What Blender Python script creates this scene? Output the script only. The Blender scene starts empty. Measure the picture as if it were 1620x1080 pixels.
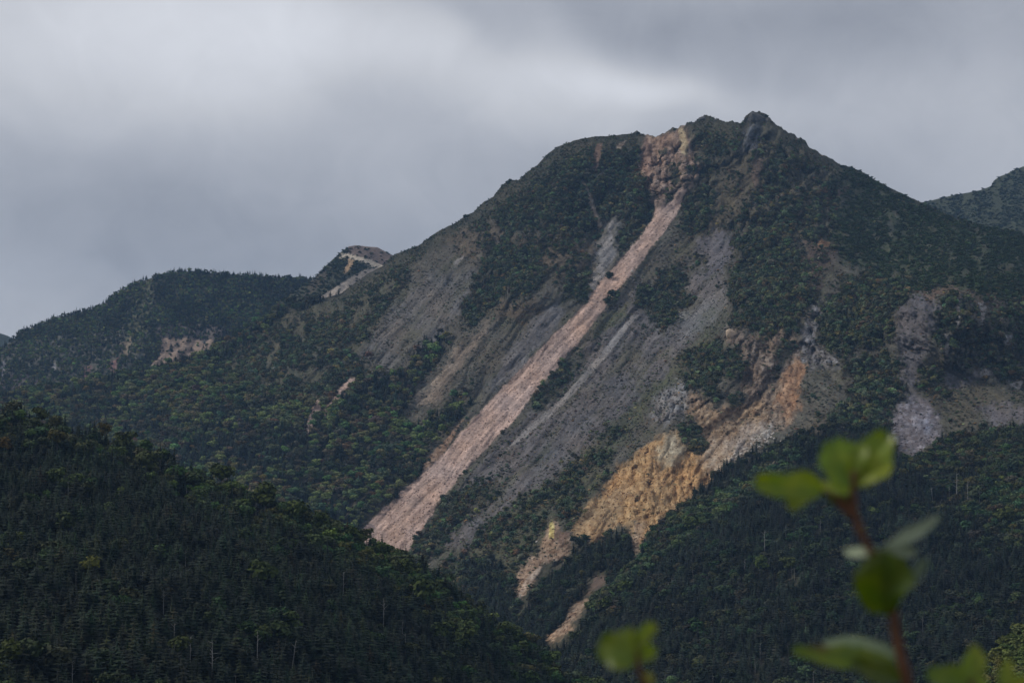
import bpy, bmesh, math, random
import numpy as np
from mathutils import Vector, Matrix

# ------------------------------------------------------------------ camera, sky, sun, exposure
SC = bpy.context.scene
COL = SC.collection
W0, H0 = 1620.0, 1080.0
FPX = 3023.0                       # focal length in pixels of the 1620 px wide photograph
PITCH = math.atan(260.0 / FPX)     # the horizon lies at row 800
cam_d = bpy.data.cameras.new('camera')
cam = bpy.data.objects.new('camera', cam_d)
COL.objects.link(cam)
cam_d.sensor_width = 36.0
cam_d.lens = 36.0 * FPX / W0
cam_d.clip_start, cam_d.clip_end = 0.05, 40000.0
cam.location = (0, 0, 0)
cam.rotation_euler = (math.pi / 2 + PITCH, 0, 0)
cam_d.dof.use_dof = True
cam_d.dof.focus_distance = 2300.0
cam_d.dof.aperture_fstop = 7.5
SC.camera = cam

SUN_AZ, SUN_EL = math.radians(-80), math.radians(38)   # azimuth from +Y (view direction), negative = left
sun_d = bpy.data.lights.new('sun', 'SUN')
sun_d.energy = 1.5
sun_d.angle = math.radians(10)
sun_d.color = (1.0, 0.95, 0.88)
sun = bpy.data.objects.new('sun', sun_d)
COL.objects.link(sun)
sdir = Vector((math.sin(SUN_AZ) * math.cos(SUN_EL), math.cos(SUN_AZ) * math.cos(SUN_EL), math.sin(SUN_EL)))
sun.rotation_euler = (-sdir).to_track_quat('-Z', 'Y').to_euler()
sun.location = (0, 0, 900)

SC.view_settings.view_transform = 'Standard'
SC.view_settings.look = 'None'
SC.view_settings.gamma = 1.0
SC.view_settings.use_curve_mapping = False
SC.view_settings.exposure = 0.32
SC.render.engine = 'CYCLES'
cy = SC.cycles
cy.max_bounces = 4
cy.diffuse_bounces = 2
cy.glossy_bounces = 1
cy.transmission_bounces = 1
cy.transparent_max_bounces = 4
cy.volume_bounces = 0
cy.use_denoising = True
try:
    cy.denoiser = 'OPENIMAGEDENOISE'
    cy.denoising_input_passes = 'RGB_ALBEDO_NORMAL'
    cy.denoising_prefilter = 'ACCURATE'
except Exception:
    pass
SC.render.use_persistent_data = False


class NT:
    """small helper for building node trees"""
    def __init__(s, tree):
        s.t = tree
        s.n = tree.nodes
        s.l = tree.links

    def new(s, kind, **kw):
        nd = s.n.new(kind)
        for k, v in kw.items():
            setattr(nd, k, v)
        return nd

    def put(s, sock, v):
        if hasattr(v, 'is_output') or isinstance(v, bpy.types.NodeSocket):
            s.l.new(v, sock)
        else:
            sock.default_value = v

    def m(s, op, a, b=0.0, c=None, clamp=False):
        nd = s.new('ShaderNodeMath', operation=op)
        nd.use_clamp = clamp
        s.put(nd.inputs[0], a)
        s.put(nd.inputs[1], b)
        if c is not None:
            s.put(nd.inputs[2], c)
        return nd.outputs[0]

    def mix(s, f, a, b, mode='MIX'):
        nd = s.new('ShaderNodeMix', data_type='RGBA', blend_type=mode)
        s.put(nd.inputs[0], f)
        s.put(nd.inputs[6], a)
        s.put(nd.inputs[7], b)
        return nd.outputs[2]

    def noise(s, vec, scale, detail=4, rough=0.55, dist=0.0, out=0):
        nd = s.new('ShaderNodeTexNoise')
        if vec is not None:
            s.put(nd.inputs['Vector'], vec)
        nd.inputs['Scale'].default_value = scale
        nd.inputs['Detail'].default_value = detail
        nd.inputs['Roughness'].default_value = rough
        nd.inputs['Distortion'].default_value = dist
        return nd.outputs[out]

    def ramp(s, f, stops):
        nd = s.new('ShaderNodeValToRGB')
        el = nd.color_ramp.elements
        while len(el) < len(stops):
            el.new(0.5)
        for e, (p, c) in zip(el, stops):
            e.position = p
            e.color = (c, c, c, 1) if isinstance(c, (int, float)) else (*c, 1)
        s.put(nd.inputs[0], f)
        return nd.outputs[0]


# ---- overcast sky: Nishita sky almost wholly covered by clouds
world = bpy.data.worlds.new('World')
SC.world = world
world.use_nodes = True
N = NT(world.node_tree)
N.n.clear()
out = N.new('ShaderNodeOutputWorld')
bg = N.new('ShaderNodeBackground')
bg.inputs[1].default_value = 0.082
N.l.new(bg.outputs[0], out.inputs[0])
sky = N.new('ShaderNodeTexSky', sky_type='NISHITA')
sky.sun_disc = False
sky.sun_elevation = SUN_EL
sky.sun_rotation = SUN_AZ
tc = N.new('ShaderNodeTexCoord')
sep = N.new('ShaderNodeSeparateXYZ')
N.l.new(tc.outputs['Generated'], sep.inputs[0])
X, Y, Z = sep.outputs
az = N.m('ARCTAN2', X, Y)                                   # azimuth, radians, 0 ahead
hor = N.m('SQRT', N.m('ADD', N.m('MULTIPLY', X, X), N.m('MULTIPLY', Y, Y)))
el = N.m('ARCTAN2', Z, hor)
comb = N.new('ShaderNodeCombineXYZ')
N.put(comb.inputs[0], az); N.put(comb.inputs[1], el); N.put(comb.inputs[2], 0.37)
warp = N.noise(comb.outputs[0], 7.0, 2, 0.45, 0.0, out=1)
sw = N.new('ShaderNodeSeparateColor')
N.l.new(warp, sw.inputs[0])
AW = N.m('ADD', az, N.m('MULTIPLY', N.m('SUBTRACT', sw.outputs[0], 0.5), 0.10))
EW = N.m('ADD', el, N.m('MULTIPLY', N.m('SUBTRACT', sw.outputs[1], 0.5), 0.085))


def cloudbank(u, v, su, sv, amp, rot=0.0):
    """soft bank of cloud centred in the direction of photo pixel (u, v)"""
    a0, e0 = math.atan((u - 810) / FPX), math.atan((800 - v) / FPX)
    da, de = N.m('SUBTRACT', AW, a0), N.m('SUBTRACT', EW, e0)
    c, s_ = math.cos(rot), math.sin(rot)
    p = N.m('DIVIDE', N.m('ADD', N.m('MULTIPLY', da, c), N.m('MULTIPLY', de, s_)), su / FPX)
    q = N.m('DIVIDE', N.m('SUBTRACT', N.m('MULTIPLY', de, c), N.m('MULTIPLY', da, s_)), sv / FPX)
    r2 = N.m('ADD', N.m('MULTIPLY', p, p), N.m('MULTIPLY', q, q))
    return N.m('MULTIPLY', N.m('POWER', 2.71828, N.m('MULTIPLY', r2, -1.0)), amp)


banks = [(260, 10, 460, 190, 2.7, 0.03), (560, 50, 230, 90, 0.9, -0.15), (800, 120, 170, 60, 0.9, -0.2), (945, 88, 150, 48, 2.0, -0.22), (1065, 125, 120, 34, 1.2, -0.5),
         (1000, 190, 240, 60, 0.8, -0.2), (1560, 190, 190, 120, 1.3, 0.2), (1300, 190, 180, 80, 0.5, 0.0), (1150, 8, 330, 46, -0.55, -0.1), (760, 0, 90, 30, -0.6, -0.4),
         (330, 380, 400, 120, -0.35, 0.0), (20, 520, 170, 70, 0.8, 0.0), (640, 280, 220, 80, 0.4, 0.0)]
tot = None
for b in banks:
    g = cloudbank(*b)
    tot = g if tot is None else N.m('ADD', tot, g)
ns = N.noise(comb.outputs[0], 7.0, 7, 0.52, 0.5)
ns2 = N.noise(comb.outputs[0], 1.7, 4, 0.5, 0.2)
val = N.m('ADD', N.m('ADD', 4.05, N.m('MULTIPLY', tot, 1.2)), N.m('MULTIPLY', N.m('SUBTRACT', ns, 0.5), 2.0))
val = N.m('ADD', val, N.m('MULTIPLY', N.m('SUBTRACT', ns2, 0.5), 0.6))
ns3 = N.noise(comb.outputs[0], 26.0, 6, 0.6, 0.8)
val = N.m('ADD', val, N.m('MULTIPLY', N.m('SUBTRACT', ns3, 0.5), 1.3))
val = N.m('MAXIMUM', val, 1.4)
tone = N.m('MULTIPLY', N.m('SUBTRACT', val, 3.2), 0.33, clamp=True)
ccol = N.mix(tone, (0.935, 0.985, 1.125, 1), (0.975, 0.995, 1.055, 1))
sc_ = N.new('ShaderNodeVectorMath', operation='SCALE')
N.l.new(ccol, sc_.inputs[0])
N.l.new(val, sc_.inputs['Scale'])
N.put(bg.inputs[0], N.mix(0.95, sky.outputs[0], sc_.outputs[0]))

# ------------------------------------------------------------------ numeric helpers
RS = np.random.RandomState(11)
PERM = RS.permutation(4096)


def lattice(ix, iy, seed):
    h = (ix.astype(np.int64) * 73856093) ^ (iy.astype(np.int64) * 19349663) ^ (seed * 83492791)
    h = PERM[h & 4095] * 131 + PERM[(h >> 12) & 4095] * 7 + (h & 1023)
    return PERM[h & 4095]


def perlin(x, y, seed=0):
    x = np.asarray(x, float); y = np.asarray(y, float)
    xi, yi = np.floor(x), np.floor(y)
    xf, yf = x - xi, y - yi
    u = xf * xf * xf * (xf * (xf * 6 - 15) + 10)
    v = yf * yf * yf * (yf * (yf * 6 - 15) + 10)

    def g(dx, dy):
        a = lattice(xi + dx, yi + dy, seed) * (2 * math.pi / 4096)
        return np.cos(a) * (xf - dx) + np.sin(a) * (yf - dy)
    n0 = g(0, 0) * (1 - u) + g(1, 0) * u
    n1 = g(0, 1) * (1 - u) + g(1, 1) * u
    return (n0 * (1 - v) + n1 * v) * 1.5


def fbm(x, y, octv=4, seed=0, gain=0.5, ridged=False):
    s = 0.0; a = 1.0; tot_ = 0.0
    for o in range(octv):
        n = perlin(x * 2.03 ** o, y * 2.03 ** o, seed + o * 17)
        if ridged:
            n = 1 - 2 * np.abs(n)
        s = s + n * a
        tot_ += a; a *= gain
    return s / tot_


def inpoly(px, py, poly):
    px = np.asarray(px, float); py = np.asarray(py, float)
    xs = [p[0] for p in poly]; ys = [p[1] for p in poly]
    res = np.zeros(px.shape, bool)
    bb = (px >= min(xs)) & (px <= max(xs)) & (py >= min(ys)) & (py <= max(ys))
    if not bb.any():
        return res
    x, y = px[bb], py[bb]
    c = np.zeros(x.shape, bool)
    n = len(poly)
    for i in range(n):
        x1, y1 = poly[i]; x2, y2 = poly[(i + 1) % n]
        if y1 == y2:
            continue
        k = ((y1 > y) != (y2 > y)) & (x < (x2 - x1) * (y - y1) / (y2 - y1) + x1)
        c ^= k
    res[bb] = c
    return res


def line(pts):
    a = np.array(pts, float)
    return lambda u: np.interp(u, a[:, 0], a[:, 1])


def place(u, v, r):
    """world point at horizontal distance r in the direction of photo pixel (u, v)"""
    x = (np.asarray(u, float) - 810) / FPX
    y = (540 - np.asarray(v, float)) / FPX
    fw = math.cos(PITCH) - y * math.sin(PITCH)
    up = math.sin(PITCH) + y * math.cos(PITCH)
    h = np.sqrt(x * x + fw * fw)
    return np.stack([r * x / h, r * fw / h, r * up / h], -1)


def tps(pts):
    P = np.array(pts, float)
    c = P[:, :2] / 500.0
    n = len(P)
    d = np.linalg.norm(c[:, None] - c[None], axis=2)
    K = np.where(d > 0, d * d * np.log(d + 1e-12), 0) + np.eye(n) * 0.004
    A = np.zeros((n + 3, n + 3))
    A[:n, :n] = K
    A[:n, n] = 1; A[:n, n + 1:] = c
    A[n, :n] = 1; A[n + 1:, :n] = c.T
    w = np.linalg.solve(A, np.concatenate([P[:, 2], [0, 0, 0]]))

    def f(u, v):
        u = np.asarray(u, float); v = np.asarray(v, float)
        uc = np.clip(u, -500, 2100) / 500.0; vc = v / 500.0
        s = w[n] + w[n + 1] * uc + w[n + 2] * vc
        for i in range(n):
            d2 = (uc - c[i, 0]) ** 2 + (vc - c[i, 1]) ** 2
            s = s + w[i] * 0.5 * d2 * np.log(d2 + 1e-12)
        return s
    return f


def tag(o, label=None, cat=None, group=None, kind=None):
    if label: o['label'] = label
    if cat: o['category'] = cat
    if group: o['group'] = group
    if kind: o['kind'] = kind
    return o


def mesh_np(name, verts, faces, mat=None, smooth=False):
    """verts (n,3), faces (m,3 or 4)"""
    me = bpy.data.meshes.new(name)
    faces = np.asarray(faces, np.int32)
    k = faces.shape[1]
    me.vertices.add(len(verts))
    me.vertices.foreach_set('co', np.asarray(verts, np.float32).ravel())
    me.loops.add(faces.size)
    me.loops.foreach_set('vertex_index', faces.ravel())
    me.polygons.add(len(faces))
    me.polygons.foreach_set('loop_start', np.arange(0, faces.size, k, dtype=np.int32))
    me.polygons.foreach_set('loop_total', np.full(len(faces), k, np.int32))
    me.update(calc_edges=True)
    if smooth:
        me.polygons.foreach_set('use_smooth', np.ones(len(faces), bool))
    if mat:
        me.materials.append(mat)
    return me


def link(name, data, parent=None):
    o = bpy.data.objects.new(name, data)
    COL.objects.link(o)
    if parent:
        o.parent = parent
    return o


# ------------------------------------------------------------------ materials
def mat_new(name):
    m = bpy.data.materials.new(name)
    m.use_nodes = True
    n = NT(m.node_tree)
    n.n.clear()
    o = n.new('ShaderNodeOutputMaterial')
    p = n.new('ShaderNodeBsdfPrincipled')
    n.l.new(p.outputs[0], o.inputs[0])
    p.inputs['Roughness'].default_value = 0.95
    p.inputs['Specular IOR Level'].default_value = 0.15
    return m, n, p


def terrain_mat(name, grain=0.6, bump=1.0):
    m, n, p = mat_new(name)
    at = n.new('ShaderNodeAttribute'); at.attribute_name = 'ground_colour'
    geo = n.new('ShaderNodeNewGeometry')
    n1 = n.noise(geo.outputs['Position'], 0.35 * grain, 5, 0.65)
    n2 = n.noise(geo.outputs['Position'], 0.035 * grain, 4, 0.6)
    f = n.m('ADD', n.m('MULTIPLY', n.ramp(n1, [(0.3, 0.0), (0.72, 1.0)]), 0.75), 0.62)
    f = n.m('MULTIPLY', f, n.m('ADD', n.m('MULTIPLY', n2, 0.6), 0.7))
    s = n.new('ShaderNodeVectorMath', operation='SCALE')
    n.l.new(at.outputs['Color'], s.inputs[0]); n.l.new(f, s.inputs['Scale'])
    n.l.new(s.outputs[0], p.inputs['Base Color'])
    b = n.new('ShaderNodeBump')
    b.inputs['Distance'].default_value = 3.0 * bump
    b.inputs['Strength'].default_value = 0.8
    n.l.new(n1, b.inputs['Height'])
    n.l.new(b.outputs[0], p.inputs['Normal'])
    return m


M_TERRAIN = terrain_mat('mountain_ground')


def foliage_mat(name, c0, c1, instanced=False):
    m, n, p = mat_new(name)
    info = n.new('ShaderNodeObjectInfo')
    geo = n.new('ShaderNodeNewGeometry')
    r = n.m('MULTIPLY', info.outputs['Random'], 1.0)
    c = n.mix(r, (*c0, 1), (*c1, 1))
    if instanced:
        a = n.new('ShaderNodeAttribute', attribute_type='INSTANCER')
        a.attribute_name = 'tint'
        c = n.mix(1.0, c, a.outputs['Color'], 'MULTIPLY')
    else:
        c = n.mix(1.0, c, info.outputs['Color'], 'MULTIPLY')
    nz = n.noise(geo.outputs['Position'], 0.8, 2, 0.5)
    f = n.m('ADD', n.m('MULTIPLY', nz, 0.9), 0.55)
    s = n.new('ShaderNodeVectorMath', operation='SCALE')
    n.l.new(c, s.inputs[0]); n.l.new(f, s.inputs['Scale'])
    n.l.new(s.outputs[0], p.inputs['Base Color'])
    p.inputs['Roughness'].default_value = 0.7
    return m


CON0, CON1 = (0.024, 0.037, 0.024), (0.042, 0.056, 0.034)
BRO0, BRO1 = (0.075, 0.100, 0.030), (0.110, 0.135, 0.042)
M_CON = foliage_mat('conifer_needles', CON0, CON1)
M_BRO = foliage_mat('broad_leaves', BRO0, BRO1)
M_CON_I = foliage_mat('conifer_needles_far', CON0, CON1, True)
M_BRO_I = foliage_mat('broad_leaves_far', BRO0, BRO1, True)


def plain_mat(name, c0, c1, scale=2.0, rough=0.9):
    m, n, p = mat_new(name)
    geo = n.new('ShaderNodeNewGeometry')
    nz = n.noise(geo.outputs['Position'], scale, 5, 0.6)
    n.l.new(n.mix(n.ramp(nz, [(0.3, 0.0), (0.7, 1.0)]), (*c0, 1), (*c1, 1)), p.inputs['Base Color'])
    p.inputs['Roughness'].default_value = rough
    return m


M_BARK = plain_mat('dark_bark', (0.05, 0.04, 0.03), (0.12, 0.10, 0.08))
M_DEAD = plain_mat('bleached_dead_wood', (0.20, 0.195, 0.18), (0.36, 0.35, 0.33))
M_BOULDER = plain_mat('pale_boulder', (0.55, 0.48, 0.40), (0.75, 0.70, 0.62))
M_ORANGE = plain_mat('orange_boulder', (0.50, 0.36, 0.24), (0.68, 0.54, 0.40), 0.6)


def rock_mat_i():
    m, n, p = mat_new('loose_rock')
    a = n.new('ShaderNodeAttribute', attribute_type='INSTANCER')
    a.attribute_name = 'tint'
    info = n.new('ShaderNodeObjectInfo')
    s = n.new('ShaderNodeVectorMath', operation='SCALE')
    n.l.new(a.outputs['Color'], s.inputs[0])
    n.l.new(n.m('ADD', n.m('MULTIPLY', info.outputs['Random'], 0.7), 0.6), s.inputs['Scale'])
    n.l.new(s.outputs[0], p.inputs['Base Color'])
    return m


M_ROCK_I = rock_mat_i()

# ------------------------------------------------------------------ the mountain: distances of points seen in the photo
MAIN_SKY = line([(-600, 720), (-250, 660), (0, 630), (67, 618), (133, 605), (233, 586), (333, 558), (367, 532), (400, 516), (433, 494), (467, 480),
                 (505, 474), (540, 464), (580, 434), (607, 420), (623, 403), (650, 393), (665, 387), (680, 375), (697, 364), (720, 353), (738, 341),
                 (750, 335), (765, 320), (780, 312), (795, 292), (804, 287), (820, 285), (835, 272), (850, 262), (863, 247), (880, 233), (913, 221),
                 (945, 216), (960, 216), (985, 213), (1001, 211), (1007, 208), (1014, 212), (1033, 216), (1047, 213), (1060, 207), (1067, 203),
                 (1077, 201), (1084, 197), (1095, 193), (1106, 187), (1113, 182), (1122, 185), (1133, 188), (1148, 193), (1158, 193), (1173, 194),
                 (1177, 191), (1180, 182), (1188, 178), (1193, 176), (1203, 179), (1209, 178), (1214, 184), (1219, 190), (1230, 197), (1240, 206),
                 (1252, 211), (1262, 218), (1273, 223), (1278, 230), (1287, 235), (1300, 246), (1317, 253), (1333, 262), (1347, 265), (1360, 270),
                 (1380, 282), (1413, 300), (1457, 320), (1480, 330), (1497, 340), (1530, 350), (1563, 360), (1593, 363), (1620, 370), (1750, 400), (2200, 470)])
R_PTS = [(1620, 1080, 1130), (1300, 1080, 1150), (1000, 1080, 1230), (1900, 1080, 1130), (1900, 720, 1850), (860, 1010, 1560), (820, 960, 1720), (900, 1000, 1500),
         (1200, 800, 1700), (1400, 770, 1750), (1620, 720, 1830), (1050, 880, 1640), (900, 900, 1780), (1240, 940, 1380), (1500, 920, 1420),
         (1440, 690, 1950), (1620, 640, 2040), (1440, 615, 2110), (1530, 600, 2140), (1440, 475, 2220), (1520, 470, 2200), (1600, 495, 2230), (1620, 600, 2170),
         (1500, 440, 2390), (1620, 450, 2420), (1457, 320, 2880), (1620, 370, 2850), (1900, 430, 2900), (1380, 400, 2600),
         (1193, 176, 3010), (1290, 420, 2480), (1230, 300, 2790), (1160, 530, 2290), (1060, 690, 2040), (880, 830, 1860), (1300, 640, 2060),
         (1180, 660, 2100), (1250, 560, 2230), (1150, 590, 2200), (1130, 740, 1960), (970, 790, 1900), (1380, 560, 2200),
         (1050, 320, 2850), (1070, 210, 3040), (960, 460, 2660), (830, 610, 2450), (700, 740, 2270), (600, 850, 2130),
         (1100, 500, 2520), (1000, 600, 2380), (900, 720, 2170), (780, 830, 2030), (740, 900, 1930),
         (850, 450, 2700), (880, 300, 2930), (750, 500, 2700), (600, 500, 2860), (480, 560, 2780), (620, 620, 2560), (500, 700, 2400), (430, 780, 2240),
         (300, 600, 2850), (300, 700, 2480), (100, 650, 2850), (0, 640, 2900), (200, 740, 2420), (-300, 680, 2900), (-300, 900, 2300), (200, 900, 2050), (500, 950, 1950),
         (490, 475, 3080), (333, 555, 3000), (623, 403, 3130), (745, 338, 3150), (835, 270, 3110), (913, 218, 3110), (1007, 210, 3080), (1113, 184, 3060),
         (1273, 223, 2960), (1360, 270, 2950), (680, 400, 3020), (980, 330, 2890), (930, 380, 2830), (1160, 400, 2640)]
R_MAIN = tps(R_PTS)

# colours (real surface colours)
PINK = (0.49, 0.35, 0.285); GREYS = (0.165, 0.154, 0.150); PALE = (0.28, 0.26, 0.245); SLOPE = (0.112, 0.101, 0.078)
OLIVE = (0.105, 0.105, 0.058); VEG = (0.072, 0.070, 0.044); OCHRE = (0.47, 0.295, 0.14); OCHL = (0.50, 0.38, 0.265)
ORANGE = (0.40, 0.235, 0.135); REDB = (0.20, 0.135, 0.10); TAN = (0.26, 0.205, 0.155); VIOL = (0.160, 0.147, 0.152); BROWN = (0.135, 0.105, 0.07)

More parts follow.
